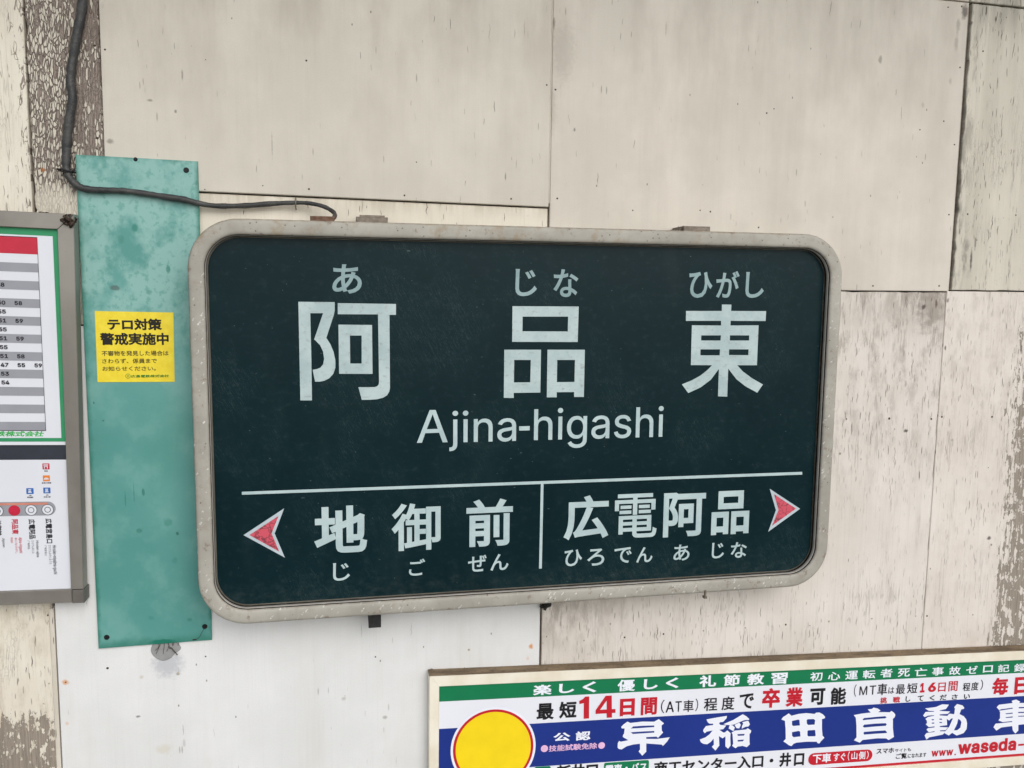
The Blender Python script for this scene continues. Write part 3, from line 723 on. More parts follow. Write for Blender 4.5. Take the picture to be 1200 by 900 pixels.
def h0_grime(m):
    n = m.noise(m.vec(28, 8), 1.0, 5, 0.65)
    return m.mul(m.sm(n, 0.46, 0.68), m.sm(m.z, 1.5, 1.9, 0.55, 0.10))
paintH0 = paint('paint_cracked_left', S(222, 213, 197), S(236, 230, 214), 0.3, crack=0.45, lines=1.0, cell=(230, 60), seed=8, znoise=(80, 46),
                grime_fn=h0_grime, grime=S(180, 164, 140), flake_fn=h0_flake, under=S(158, 147, 133), under2=S(134, 124, 112))
def h_grime(m):
    a = m.mul(m.sm(m.noise(m.vec(10, 2.0), 1.0, 4, 0.6), 0.48, 0.7), 0.28)
    t = m.mul(m.sm(m.z, 1.32, 1.46, 0, 0.35), m.sm(m.noise(m.vec(40, 6), 1.0, 4), 0.4, 0.7))
    return m.math('MAXIMUM', a, t)
RS = S(214, 150, 92)
paintH = paint('paint_white_lower', S(222, 222, 220), S(232, 232, 231), 0.2, crack=0.0, lines=0.04, line_amt=0.5, specks=0.07, seed=9,
               grime_fn=h_grime, grime=S(206, 200, 186), rough=0.5, relief=0.35,
               spots=[ps(77, 799, .008, .006, RS, .8), ps(79, 847, .005, .004, RS, .35), ps(622, 757, .006, .007, RS, .95), ps(618, 771, .004, .006, RS, .3),
                      ps(162, 839, .005, .003, S(110, 108, 106), .8), ps(166, 793, .005, .005, S(176, 160, 130), .4),
                      ps(197, 778, .036, .034, S(176, 178, 184), .65), ps(451, 840, .006, .005, SMUDGE, .5), ps(403, 818, .006, .005, SMUDGE, .35),
                      ps(193, 877, .02, .012, S(200, 190, 160), .35), ps(216, 870, .003, .012, SMUDGE, .3)])
PAN = {}
def chipped(p, q, n, amp, seed):
    # a worn board edge from p to q: small irregular bites
    rs = random.Random(seed); out = [p]
    dx, dz = q[0] - p[0], q[1] - p[1]; l = math.hypot(dx, dz)
    t = 0.0
    while True:
        t += rs.uniform(.3, 1.7) / n
        if t >= .995: break
        k = rs.random() ** 3 * amp
        out.append((p[0] + dx * t - dz / l * k, p[1] + dz * t + dx / l * k))
    return out
def panel(name, pts, yf, mat, label=None):
    bm = prism_bm(pts, yf, 0.0119, 0.0012)
    o = frombm('panel', bm, mat, wall)
    if label:
        o['label'] = label
    PAN[name] = o
    return o
TOPZ = 2.583
panel('A', [(-0.7385, TOPZ + .003), (0.0325, TOPZ + .001), (0.0312, 2.143), (-0.7410, 2.1525)], -0.005, paintA, 'smooth cream upper sheet left of the centre seam')
panel('B', [(0.0352, TOPZ + .001), (0.9100, TOPZ - .003), (0.9075, 1.9945), (0.0335, 1.992)], -0.004, paintB, 'smooth cream upper sheet right of the centre seam')
panel('C', [(-0.7405, 2.1500), (0.0308, 2.1405), (0.0305, 1.9205), (-0.7405, 1.9205)], 0.000, paintC, 'pale board strip above the station name sign')
panel('D', chipped((0.9200, TOPZ - .003), (0.9165, 1.9972), 46, .0045, 3) + chipped((0.9165, 1.9972), (1.60, 1.9975), 40, .0015, 4) + chipped((1.60, 1.9975), (1.60, TOPZ - .0075), 2, 0, 5) + chipped((1.60, TOPZ - .0075), (0.9200, TOPZ - .003), 40, .0012, 6), -0.002, paintD, 'greenish cream flaking board at the upper right')
panel('E', chipped((0.0325, 1.9905), (0.0270, 0.02), 60, .0010, 8) + [(0.0270, 0.02)] + chipped((0.8985, 0.02), (0.9055, 1.9925), 70, .0018, 9) + chipped((0.9055, 1.9925), (0.0325, 1.9905), 60, .0018, 10), 0.000, paintE, 'finely cracked cream board right of the sign')
panel('F', [(0.9072, 1.9950), (1.60, 1.9950), (1.60, 0.02), (0.9005, 0.02)], 0.001, paintF, 'cream board with a bare grey strip at the far right')
panel('G', chipped((-0.8530, 2.62), (-0.8530, 1.92), 60, .0030, 11) + [(-0.8530, 1.92), (-0.7430, 1.92), (-0.7410, 2.62)], -0.001, paintG, 'peeling brown post board under the black cable')
panel('H0', [(-1.70, 2.62), (-0.8545, 2.62), (-0.8600, 1.5), (-0.8655, 0.02), (-1.70, 0.02)], -0.002, paintH0, 'cream board at the far left with cracked paint')
panel('H', [(-0.8525, 1.918), (0.0275, 1.905), (0.0225, 0.02), (-0.8600, 0.02)], -0.004, paintH, 'smooth white lower sheet under the sign')
panel('T0', [(-0.7385, TOPZ + .006), (0.0325, TOPZ + .004), (0.0325, 3.02), (-0.7385, 3.02)], -0.003, paintA)
panel('T1', [(0.0345, TOPZ + .004), (0.9110, TOPZ), (0.9110, 3.02), (0.0345, 3.02)], -0.003, paintB)
panel('T2', [(0.9130, TOPZ), (1.60, TOPZ - .005), (1.60, 3.02), (0.9130, 3.02)], -0.004, paintD)
panel('T3', [(-0.8530, 2.622), (-0.7410, 2.622), (-0.7410, 3.02), (-0.8530, 3.02)], -0.001, paintG)
panel('T4', [(-1.70, 2.622), (-0.8545, 2.622), (-0.8545, 3.02), (-1.70, 3.02)], -0.002, paintH0)
panel('O0', [(1.6015, .02), (3.0, .02), (3.0, 3.02), (1.6015, 3.02)], -0.001, paintF)
panel('O1', [(-3.0, .02), (-1.7015, .02), (-1.7015, 3.02), (-3.0, 3.02)], -0.001, paintH0)
# joint strips standing in the seams
batm = paint('paint_joint', S(196, 188, 172), S(220, 212, 198), 0.3, crack=0.2, lines=0.4, seed=12)
jdark = plain('joint_dirty', S(120, 110, 101), 0.85, 0.2, 0, 0.25, 90.0)
frombm('joint_strip', prism_bm([(-0.8640 - .0, 1.42), (-0.8565, 1.42), (-0.8625, 0.03), (-0.8700, 0.03)], -0.0045, 0.0118, .001), batm, wall)
frombm('joint_strip', prism_bm([(0.9118, 2.57), (0.9178, 2.57), (0.9143, 2.0), (0.9083, 2.0)], 0.003, 0.0118, .001), jdark, wall)
frombm('joint_strip', prism_bm([(0.0330, 2.57), (0.0348, 2.57), (0.0336, 2.150), (0.0318, 2.150)], -0.0025, 0.0118), batm, wall)
frombm('joint_strip', prism_bm([(0.0235, 1.36), (0.0262, 1.36), (0.0255, 1.0), (0.0230, 1.0)], -0.0015, 0.0118), batm, wall)

# nails
nm = bpy.data.meshes.new('nail')
bm = bmesh.new()
bmesh.ops.create_cone(bm, cap_ends=True, segments=9, radius1=0.0020, radius2=0.0013, depth=0.0012, matrix=Matrix.Rotation(math.radians(90), 4, 'X'))
bm.to_mesh(nm); bm.free()
nailm = plain('nail', S(72, 58, 50), 0.6, 0.4, 0.3, 0.3, 300.0)
nm.materials.append(nailm)
nm2 = nm.copy(); nm2.materials.clear(); nm2.materials.append(plain('nail_painted', S(176, 166, 150), 0.6, 0.3, 0, 0.25, 500))
NAILS = {'A': (-.005, [(123, 58, 1), (359, 71, 1), (362, 221.5, 1), (474, 229, 1), (599, 233, 1), (640.7, 99.5, 1), (308, 217.5, .6), (488, 190, .7), (240, 222, .6), (241, 70, .5)]),
         'B': (-.004, [(651, 105, 1), (653, 232.5, 1), (741.5, 246.5, .9), (820.5, 246.5, .8), (832.5, 248, 1), (889, 266.5, 1), (898.5, 132.5, 1), (907, 127.5, .8), (1078, 152, .8), (1125, 79, 1), (1118.5, 169.5, 1), (1106, 142, .9), (1023, 335, 1.05), (1100.5, 335, 1.05), (1112, 251.5, 1), (1111, 8.5, .9), (1127, 7.5, 1)]),
         'D': (-.002, [(1134, 251, 1.1), (1190.5, 252, .9), (1152, 60, 1.0), (1134.5, 71, .8), (1151.5, 5, 1.1)]),
         'E': (.0, [(992, 491, .9), (1042, 490.5, 1.4), (1091.5, 491, 1.2), (920.8, 732, 1.2), (971.5, 728.3, -1.2), (1021.8, 725, -1.1), (1073, 722, -.9), (636.5, 753.7, -.9), (684.5, 750.7, -1.0), (731.8, 747, 1.1), (777.5, 743, 1.2), (824.5, 739.2, -1.1), (873.3, 735.8, -1.1), (949, 733, .5)]),
         'F': (.001, [(1103.8, 488.5, 1.2), (1162.5, 488.5, 1.3), (1086.3, 721.8, 1.1), (1140, 720.5, -1.0), (1158, 548, .6)]),
         'G': (-.001, [(111, 53.5, 1.2), (114, 162, 1.3)]),
         'H0': (-.002, [(56, 721, 1), (57.5, 801, -1.0)]),
         'H': (-.004, [(126, 783, 1.2), (208.7, 789.5, -1.6), (241, 769.3, .8), (549.5, 761.5, -1.3), (440, 769.8, .8), (77, 799.5, .7)])}
first = True
for k, (y, lst) in NAILS.items():
    for px, py, s in lst:
        x, z = at(px, py, y)
        o = link('nail', nm if s > 0 else nm2, None, PAN[k], (x, y - 0.0002, z))
        s = abs(s)
        o.scale = (s * random.uniform(.9, 1.1), 1, s * random.uniform(.9, 1.1))

# ================================================================ station name sign
FY = -0.071
sgn = thing('station_name_sign', 'dark green station name sign with white lettering in a rounded beige metal frame', 'sign', (0, 0, 1.40086))
RC = (-0.6, 0.6, 1.40086, 2.09914)
R0 = 0.083
fm = M('frame_enamel', 0.55, 0.35)
n1 = fm.noise(fm.co, 9.0, 5, 0.6)
n2 = fm.noise(fm.co, 70.0, 4, 0.6)
c = fm.mix(fm.sm(n1, 0.35, 0.68), S(158, 154, 144), S(176, 172, 161))
c = fm.mix(fm.mul(fm.sm(n2, 0.5, 0.75), 0.35), c, S(146, 132, 112))
v = fm.voro(fm.vec(95, 95), 1.0)
s1 = fm.nt.nodes.new('ShaderNodeSeparateColor'); fm.nt.links.new(v.outputs['Color'], s1.inputs[0])
topmask = fm.sm(fm.z, 0.60, 0.66, 0.0, 1.0)
dotd = fm.mul(fm.sm(v.outputs['Distance'], 0.08, 0.17, 1, 0), fm.math('GREATER_THAN', s1.outputs[0], fm.math('SUBTRACT', 0.82, fm.mul(topmask, 0.5))))
c = fm.mix(fm.mul(dotd, 0.75), c, S(92, 82, 70))
wv = fm.math('MULTIPLY', fm.math('SUBTRACT', fm.noise(fm.co, 330.0, 3), 0.5), 2.6)
v2 = fm.voro(fm.vec(190, 150, wx=wv, wz=wv), 1.0)
s2 = fm.nt.nodes.new('ShaderNodeSeparateColor'); fm.nt.links.new(v2.outputs['Color'], s2.inputs[0])
chip = fm.mul(fm.sm(v2.outputs['Distance'], 0.20, 0.34, 1, 0), fm.math('GREATER_THAN', s2.outputs[1], 0.74), fm.math('SUBTRACT', 1.0, topmask),
              fm.sm(fm.noise(fm.co, 14.0, 2), 0.38, 0.50))
c = fm.mix(fm.mul(chip, 0.85), c, S(226, 224, 220))
edge = fm.sm(fm.y, -0.0895, -0.084, 0, 1)
c = fm.mix(fm.mul(edge, fm.sm(n2, 0.3, 0.6), 0.75), c, S(116, 96, 72))
n3 = fm.noise(fm.co, 28.0, 5, 0.65)
c = fm.mix(fm.mul(fm.sm(n3, 0.52, 0.66), topmask, 0.5), c, S(150, 130, 100))
c = fm.mix(fm.mul(fm.sm(fm.noise(fm.co, 45.0, 5, 0.7), 0.58, 0.66), 0.6), c, S(120, 100, 82))
c = fm.mix(fm.mul(fm.spot(-.42 + .0, 0.02, .012, .006, .8, .5), .0), c, S(120, 90, 70))
fm.color(c)
fm.bump(fm.add(fm.mul(dotd, -0.6), fm.mul(chip, -0.5), fm.mul(n2, 0.3)), 0.5, 0.0008)
frame_mat = fm.m
ring_mesh('frame', RC, R0, [(0.004, -.060), (0.0, -.063), (0.0, -.0835), (.0012, -.0868), (.0035, -.0890), (.007, -.0900), (.0200, -.0900), (.0236, -.0893), (.0258, -.0875), (.0266, -.084), (.0266, -.0665)], frame_mat, sgn)
ring_mesh('housing', RC, R0, [(0.009, 0.0), (0.009, -.064), (0.03, -.066)], plain('housing_enamel', S(150, 146, 134), .6, .3, 0, .15, 20), sgn)
ring_mesh('gasket', RC, R0, [(.02665, -.0862), (.02700, -.0858), (.02700, -.0700)], plain('rubber', S(20, 19, 20), .7, .3), sgn)
ring_mesh('inner_bead', RC, R0, [(.0268, -.0835), (.0274, -.0830), (.0277, -.0795), (.0274, -.0757), (.0268, -.0750)], plain('bead_metal', S(196, 190, 180), .45, .5, .2, .1, 60), sgn)
# face
fa = M('sign_face', 0.30, 0.15)
a1 = fa.noise(fa.co, 6.0, 5, 0.6)
a2 = fa.noise(fa.vec(55, 75), 1.0, 6, 0.7)
c = fa.mix(fa.sm(a1, 0.3, 0.7), S(4, 31, 36), S(6, 36, 41))
c = fa.mix(fa.mul(fa.sm(a2, 0.50, 0.80), 0.22), c, S(66, 84, 88))
sv = fa.voro(fa.vec(150, 150, wx=fa.mul(a2, 3)), 1.0)
s3 = fa.nt.nodes.new('ShaderNodeSeparateColor'); fa.nt.links.new(sv.outputs['Color'], s3.inputs[0])
sp = fa.mul(fa.sm(sv.outputs['Distance'], 0.05, 0.14, 1, 0), fa.math('GREATER_THAN', s3.outputs[0], 0.94))
c = fa.mix(fa.mul(sp, 0.35), c, S(150, 165, 168))
# faint wiping scratches
sc1 = fa.noise(fa.vec(300, 26, wx=fa.mul(fa.z, 150)), 1.0, 3, 0.6)
c = fa.mix(fa.mul(fa.sm(fa.math('ABSOLUTE', fa.math('SUBTRACT', sc1, 0.5)), 0.0, 0.01, 1, 0), fa.sm(a1, 0.5, 0.62), 0.16), c, S(140, 155, 155))
dust = fa.mul(fa.sm(fa.z, 0.085, 0.028), fa.sm(a2, 0.38, 0.62), 0.05)
c = fa.mix(dust, c, S(120, 126, 120))
c = fa.mix(fa.mul(fa.sm(fa.noise(fa.vec(9, 2.2), 1.0, 4, 0.6), 0.55, 0.72), 0.015), c, S(150, 165, 165))
fa.color(c)
fa.rough(fa.sm(a1, 0.3, 0.7, 0.32, 0.38))
fa.bump(fa.noise(fa.co, 4.0, 2), 0.15, 0.004)
q = rr(-0.6 + .030, 0.6 - .030, 1.40086 + .030, 2.09914 - .030, R0 - .030, 14)
frombm('face_panel', prism_bm(q, FY, FY + .004), fa.m, sgn)
SF = Frame((0, 0), y=FY)
def letter_mat(name, ca, cb, dirt, amt, sc_=18.0):
    m = M(name, 0.38, 0.4)
    n = m.noise(m.co, sc_, 5, 0.65)
    k = m.noise(m.vec(90, 120, wx=m.mul(m.noise(m.co, 30, 3), 5)), 1.0, 4, 0.7)
    col = m.mix(m.sm(n, 0.3, 0.7), ca, cb)
    col = m.mix(m.mul(m.sm(k, 0.54, 0.70), amt), col, dirt)
    m.color(col)
    return m.m
bigm = letter_mat('lettering_big', S(168, 187, 188), S(188, 205, 204), S(132, 128, 122), 0.45)
medm = letter_mat('lettering_medium', S(172, 192, 194), S(190, 208, 208), S(150, 160, 158), 0.2)
kanm = letter_mat('lettering_small', S(128, 154, 156), S(150, 175, 176), S(120, 140, 140), 0.2)

def zp(x0, y0, k):
    return lambda *pts: [(x0 + x / k, y0 + y / k) for x, y in pts]
z1 = zp(330, 300, 5.0); z2 = zp(570, 300, 5.0); z3 = zp(780, 300, 5.0)
A_ = [[z1((98, 268), (311, 270), (311, 320), (306, 345), (262, 480), (285, 515), (304, 560), (315, 610), (315, 655), (303, 690), (280, 716), (250, 731), (225, 736), (196, 736),
          (182, 666), (205, 663), (228, 654), (243, 635), (249, 605), (243, 560), (225, 522), (191, 488), (243, 335), (168, 335), (174, 590), (178, 846), (110, 846))],
      [z1((329, 276), (670, 281), (670, 345), (632, 345), (635, 770), (631, 795), (618, 816), (595, 830), (560, 839), (520, 842), (470, 843), (450, 769), (545, 768), (560, 763), (569, 752), (571, 735), (565, 342), (329, 341))],
      [z1((333, 402), (530, 404), (533, 691), (337, 690)), z1((400, 466), (402, 630), (469, 630), (469, 466))]]
B_ = [[z2((153, 294), (541, 296), (535, 504), (151, 503)), z2((212, 355), (211, 441), (477, 442), (479, 355))],
      [z2((105, 549), (320, 549), (316, 800), (160, 802), (160, 832), (102, 831)), z2((163, 609), (161, 741), (257, 740), (260, 609))],
      [z2((358, 549), (577, 549), (571, 826), (514, 826), (514, 797), (412, 798), (412, 828), (354, 828)), z2((415, 609), (413, 739), (516, 738), (519, 609))]]
C_ = [[z3((120, 322), (329, 322), (330, 284), (385, 285), (384, 322), (589, 323), (586, 381), (381, 380), (380, 407), (545, 406), (535, 640),
          (420, 640), (452, 676), (505, 715), (570, 753), (537, 801), (470, 765), (415, 722), (367, 660), (361, 824), (307, 822), (312, 662),
          (265, 725), (205, 770), (133, 803), (95, 752), (150, 730), (205, 700), (245, 668), (272, 640), (148, 639), (154, 406), (325, 407), (325, 380), (119, 380)),
       z3((209, 465), (208, 495), (322, 495), (324, 465)), z3((377, 465), (376, 495), (489, 495), (490, 465)),
       z3((204, 547), (204, 582), (317, 582), (319, 547)), z3((372, 547), (371, 580), (485, 581), (486, 547))]]
for g in (A_, B_, C_):
    traced(SF, [g], .0004, bigm, sgn)
lettering(SF, [('あ', (389.5, 344), (423.8, 310), .018)], .0004, kanm, sgn)
lettering(SF, [('じ', (603.8, 347), (629.5, 315.5), .018), ('な', (648.3, 348), (678, 315.8), .018)], .0004, kanm, sgn)
lettering(SF, [('ひ', (807, 349), (835.5, 318.7), .018), ('が', (838.7, 349), (867, 317.7), .018), ('し', (873.2, 349), (896, 319), .018)], .0004, kanm, sgn)
lettering(SF, [('jina', (526.5, 528.7), (605.1, 480.0), .003), ('-', (608.4, 504.6), (620.8, 499.3), 0), ('higashi', (625.5, 526.4), (778, 475.7), .003)], .0004, medm, sgn)
lettering(SF, [('地', (368.5, 649.5), (429.8, 591.5), .030), ('御', (459, 646.5), (516.4, 588.5), .018), ('前', (546.4, 641.5), (601.2, 583.5), .024)], .0004, medm, sgn)
lettering(SF, [('広', (660.2, 633.5), (714, 579.5), .028), ('電', (719.7, 631.5), (770.7, 577.5), .010), ('阿', (776.7, 630), (827.6, 575.8), .024), ('品', (833, 627.3), (879.2, 574.2), .026)], .0004, medm, sgn)
lettering(SF, [('じ', (390.4, 681), (410, 659), .014), ('ご', (479.3, 675), (498.3, 654.5), .014), ('ぜ', (548.4, 670.5), (570.3, 650), .014), ('ん', (574.7, 669), (596, 648.5), .014)], .0004, medm, sgn)
lettering(SF, [('ひ', (661.4, 664), (682.3, 643.5), .014), ('ろ', (688, 663.3), (708.4, 642.5), .014), ('で', (719.7, 660.5), (740.4, 641), .014), ('ん', (745.5, 659.6), (765, 640.5), .014),
               ('あ', (789, 657.6), (808.4, 637.7), .014), ('じ', (833.9, 654.7), (848.9, 635.5), .014), ('な', (856, 654.2), (875.5, 634.7), .014)], .0004, medm, sgn)
zA = zp(480, 465, 3.871)
traced(SF, [[[zA((33, 209), (91, 60), (118, 59.5), (173, 206), (150, 206.5), (134, 163), (71, 165), (56, 208.5)), zA((78, 147), (128, 145.5), (104.5, 79))]]], .0004, medm, sgn, 'character')
traced(SF, [[[[(283.4, 576.3), (940, 552.9), (940.2, 556.2), (283.4, 579.8)]]]], .0005, medm, sgn, 'divider_line')
traced(SF, [[[[(633.8, 566.5), (637.0, 566.4), (634.9, 666.2), (631.7, 666.4)]]]], .0003, medm, sgn, 'divider_line')
# arrows
pk = M('arrow_pink', 0.4, 0.4)
e = pk.voro(pk.vec(85, 85, wx=pk.mul(pk.noise(pk.co, 60, 3), 2.5), wz=pk.mul(pk.noise(pk.co, 70, 3), 2.0)), 1.0, 'DISTANCE_TO_EDGE').outputs['Distance']
pk.color(pk.mix(pk.sm(e, 0.015, 0.08, 0.85, 0), S(208, 84, 100), S(112, 54, 62)))
pk.bump(pk.sm(e, 0.01, 0.06), 0.5, .0006)
whm = letter_mat('arrow_border', S(178, 192, 198), S(194, 206, 212), S(150, 160, 158), 0.15)
for outer, inner in (([(285.3, 627.1), (333.0, 595.7), (321.9, 625.2), (333.8, 653.4)], [(292.3, 627.0), (326.4, 604.6), (318.2, 625.2), (327.2, 646.4)]),
                     ([(902, 572.8), (937.6, 596.2), (900.2, 623.2), (909.3, 597.8)], [(907.2, 579.2), (932.8, 596.0), (904.8, 616.0), (912.4, 597.6)])):
    ar = traced(SF, [[[outer]]], .0004, whm, sgn, 'arrow')
    traced(SF, [[[inner]]], .0008, pk.m, ar, 'arrow_fill')
# hanging brackets and tabs
brm = plain('bracket_metal', S(128, 118, 106), .6, .4, .4, .25, 120)
blk = plain('tab_dark', S(44, 43, 43), .6, .4, .2, .3, 150)
def boxpx(name, bl, tr, Y0, Y1, mat, parent, bev=.001):
    x0, z0 = at(*bl, Y0); x1, z1_ = at(*tr, Y0)
    return frombm(name, prism_bm([(x0, z0), (x1, z0), (x1, z1_), (x0, z1_)], Y0, Y1, bev), mat, parent)
boxpx('bracket', (417.5, 263), (454.5, 254.8), -.058, -.0042, brm, sgn)
boxpx('bracket', (421.5, 262), (451, 252.6), -.035, -.0042, brm, sgn, .0005)
boxpx('bracket', (801, 273), (832.5, 265.6), -.058, -.0042, brm, sgn)
boxpx('bracket', (796, 275), (803.5, 267.6), -.050, -.0042, brm, sgn, .0005)
boxpx('cable_gland', (363.5, 262), (392, 253.6), -.058, -.040, plain('gland_rust', S(112, 86, 70), .7, .3, .2, .3, 150), sgn, .002)
boxpx('bottom_tab', (432, 736.5), (446.5, 715), -.060, -.0042, blk, sgn, .0015)
boxpx('bottom_hook', (825.8, 701.5), (828.0, 692), -.0925, -.0885, brm, sgn, .0005)
boxpx('bottom_hook', (825.6, 702), (829.0, 699.6), -.090, -.080, brm, sgn, .001)

# ================================================================ clump under the sign
x, z = at(640, 714, -.02)
random.seed(3)
bm = bmesh.new()
for k in range(9):
    m4 = Matrix.Translation((x + random.uniform(-.007, .006), -.014 + random.uniform(-.007, .005), z + .005 + random.uniform(-.006, .008))) @ \
        Matrix.Rotation(random.uniform(0, 3), 4, Vector((random.random(), random.random(), random.random())).normalized()) @ \
        Matrix.Diagonal((random.uniform(.006, .010), random.uniform(.005, .008), random.uniform(.003, .006), 1))
    bmesh.ops.create_icosphere(bm, subdivisions=1, radius=1.0, matrix=m4)
o = frombm('insect_nest', bm, plain('nest_dark', S(46, 44, 42), .8, .3, 0, .5, 300, .8), None, False, (x, -.01, z))
tag(o, 'small black clump on the seam just under the bottom edge of the name sign', 'insect nest')

# ================================================================ teal strip
tl = thing('teal_board', 'narrow upright teal metal plate with blotchy stains left of the name sign', 'board', (-0.688, -.006, 1.343))
tm = M('teal_enamel', 0.42, 0.4)
t1 = tm.noise(tm.vec(14, 12), 1.0, 5, 0.6)
t2 = tm.noise(tm.vec(44, 36), 1.0, 4, 0.6)
t3 = tm.noise(tm.vec(3, 3), 1.0, 2, 0.5)
up = tm.sm(tm.z, 0.42, 0.66, 0.0, 1.0)
t4 = tm.noise(tm.vec(85, 70), 1.0, 4, 0.6)
c = tm.mix(tm.sm(t3, 0.38, 0.62), S(84, 148, 140), S(102, 162, 154))
c = tm.mix(tm.mul(tm.sm(tm.add(t1, tm.mul(up, 0.10)), 0.44, 0.64), tm.add(0.22, tm.mul(up, 0.65))), c, S(144, 188, 180))
bl = tm.sm(t2, 0.54, 0.70)
c = tm.mix(tm.mul(bl, tm.add(0.14, tm.mul(up, 0.36))), c, S(72, 140, 130))
c = tm.mix(tm.mul(tm.sm(t4, 0.54, 0.64), tm.add(0.06, tm.mul(up, 0.5))), c, S(84, 150, 140))
c = tm.mix(tm.mul(tm.sm(tm.noise(tm.vec(420, 260), 1.0, 3), 0.66, 0.72), 0.35), c, S(70, 110, 100))
big = tm.mul(tm.spot(0.02, 0.36, 0.055, 0.16, 0.9, 0.3, 20.0), 0.22)
c = tm.mix(big, c, S(66, 140, 124))
ex = tm.math('ABSOLUTE', tm.x)
edg = tm.math('MAXIMUM', tm.sm(tm.add(ex, tm.mul(t2, 0.014)), 0.095, 0.105), tm.math('MAXIMUM', tm.sm(tm.math('SUBTRACT', tm.z, tm.mul(t2, 0.02)), 0.012, -0.012), tm.sm(tm.add(tm.z, tm.mul(t2, 0.02)), 0.862, 0.876)))
c = tm.mix(tm.mul(edg, 0.75), c, S(40, 116, 98))
for px, py, rx, rz, cc, k in ((158, 267, .006, .008, S(52, 130, 116), .85), (197, 315, .0045, .010, S(60, 132, 118), .8), (135, 337, .010, .006, S(84, 108, 104), .85), (197, 612, .010, .010, S(62, 136, 122), .55),
                              (168, 577, .003, .008, S(48, 118, 104), .8), (163, 622, .006, .005, S(56, 120, 106), .6), (147, 585, .0015, .018, S(60, 124, 112), .7), (157, 578, .0015, .022, S(60, 124, 112), .6),
                              (208, 625, .003, .004, S(40, 104, 92), .8), (205, 657, .006, .007, S(66, 136, 124), .5), (177, 724, .006, .005, S(66, 136, 124), .5), (222, 726, .005, .004, S(56, 120, 106), .6),
                              (190, 752, .03, .006, S(20, 112, 92), .9), (110, 472, .002, .003, S(40, 104, 92), .7), (121, 493, .002, .002, S(40, 104, 92), .7), (175, 342, .006, .006, S(72, 136, 126), .6), (142, 280, .006, .010, S(70, 136, 124), .6)):
    X, Z = at(px, py, -.008)
    c = tm.mix(tm.mul(tm.spot(X + .688, Z - 1.343, rx, rz, .5, .35), k), c, cc)
tm.color(c)
tm.rough(tm.sm(t1, 0.3, 0.7, 0.34, 0.5))
tm.bump(tm.noise(tm.co, 8.0, 2), 0.25, 0.004)
frombm('plate', prism_bm([(-0.7850, 1.3427), (-0.5928, 1.3440), (-0.5912, 2.2005), (-0.7848, 2.2036)], -.0085, -.0062, .0006), tm.m, tl)
scm = plain('screw_black', S(26, 26, 28), .5, .5, .4, .2, 200)
for px, py in ((218, 199.3), (124.8, 747.3), (239.8, 734.6), (158.5, 186.5)):
    x, z = at(px, py, -.010)
    bm = bmesh.new()
    bmesh.ops.create_cone(bm, cap_ends=True, segments=14, radius1=.0048 if py != 186.5 else .0035, radius2=.0034 if py != 186.5 else .002, depth=.0022,
                          matrix=Matrix.Translation((x, -.0096, z)) @ Matrix.Rotation(math.radians(90), 4, 'X'))
    frombm('screw', bm, scm, tl)

# putty patch under the teal plate
x, z = at(193, 762, -.006)
pts = curve([(178, 757), (177, 764), (181, 770), (190, 774.5), (199, 772), (205, 766), (212, 760), (206, 752), (195, 748), (184, 750)], 4)
pw = [at(a, b_, -.006) for a, b_ in pts]
ob = frombm('putty_patch', prism_bm(pw, -.0060, -.0042, .0008), plain('putty', S(150, 150, 149), .8, .2, 0, .08, 60), None, False, (x, -.005, z))
tag(ob, 'round grey putty patch half hidden under the bottom edge of the teal plate', 'patch')
bm = bmesh.new()
for a in [((191, 748), (187, 757), (183, 766)), ((193, 748), (192.5, 756), (191.5, 766)), ((194.5, 748), (198, 756), (195.5, 763)), ((194, 750), (200, 760), (197, 758)), ((186, 751), (186, 758), (182, 762)), ((201, 748), (202.5, 757), (204, 752)), ((210, 748), (209, 755), (208.5, 756))]:
    tube_bm(smoothpath([(at(p[0], p[1], -.008)[0], -.0072 - .001 * i, at(p[0], p[1], -.008)[1]) for i, p in enumerate(a)], 3), .00045, 5, bm)
tube_bm([(at(200, 759, -.009)[0], -.008, at(200, 759, -.009)[1]), (at(208, 767.5, -.009)[0], -.009, at(208, 767.5, -.009)[1])], .0011, 6, bm)
x, z = at(194, 756, -.008)
ob = frombm('fibre_tuft', bm, plain('fibre', S(84, 78, 72), .8, .2), None, False, (x, -.008, z))
tag(ob, 'tuft of thin brown fibres poking out under the teal plate over the grey patch', 'fibres')
# thin thread at the lower right screw
bm = bmesh.new()
tube_bm(smoothpath([(at(a, b_, -.011)[0], -.0098, at(a, b_, -.011)[1]) for a, b_ in ((239, 737), (236, 742), (233.5, 747), (229, 750))], 4), .0004, 5, bm)
tube_bm(smoothpath([(at(a, b_, -.011)[0], -.0098, at(a, b_, -.011)[1]) for a, b_ in ((230, 749.5), (227.5, 750), (225.5, 750))], 4), .0010, 6, bm)
x, z = at(233, 745, -.01)
ob = frombm('thread', bm, plain('thread_dark', S(58, 52, 48), .8, .2), None, False, (x, -.01, z))
tag(ob, 'thin dark thread hanging from the lower right screw of the teal plate', 'thread')

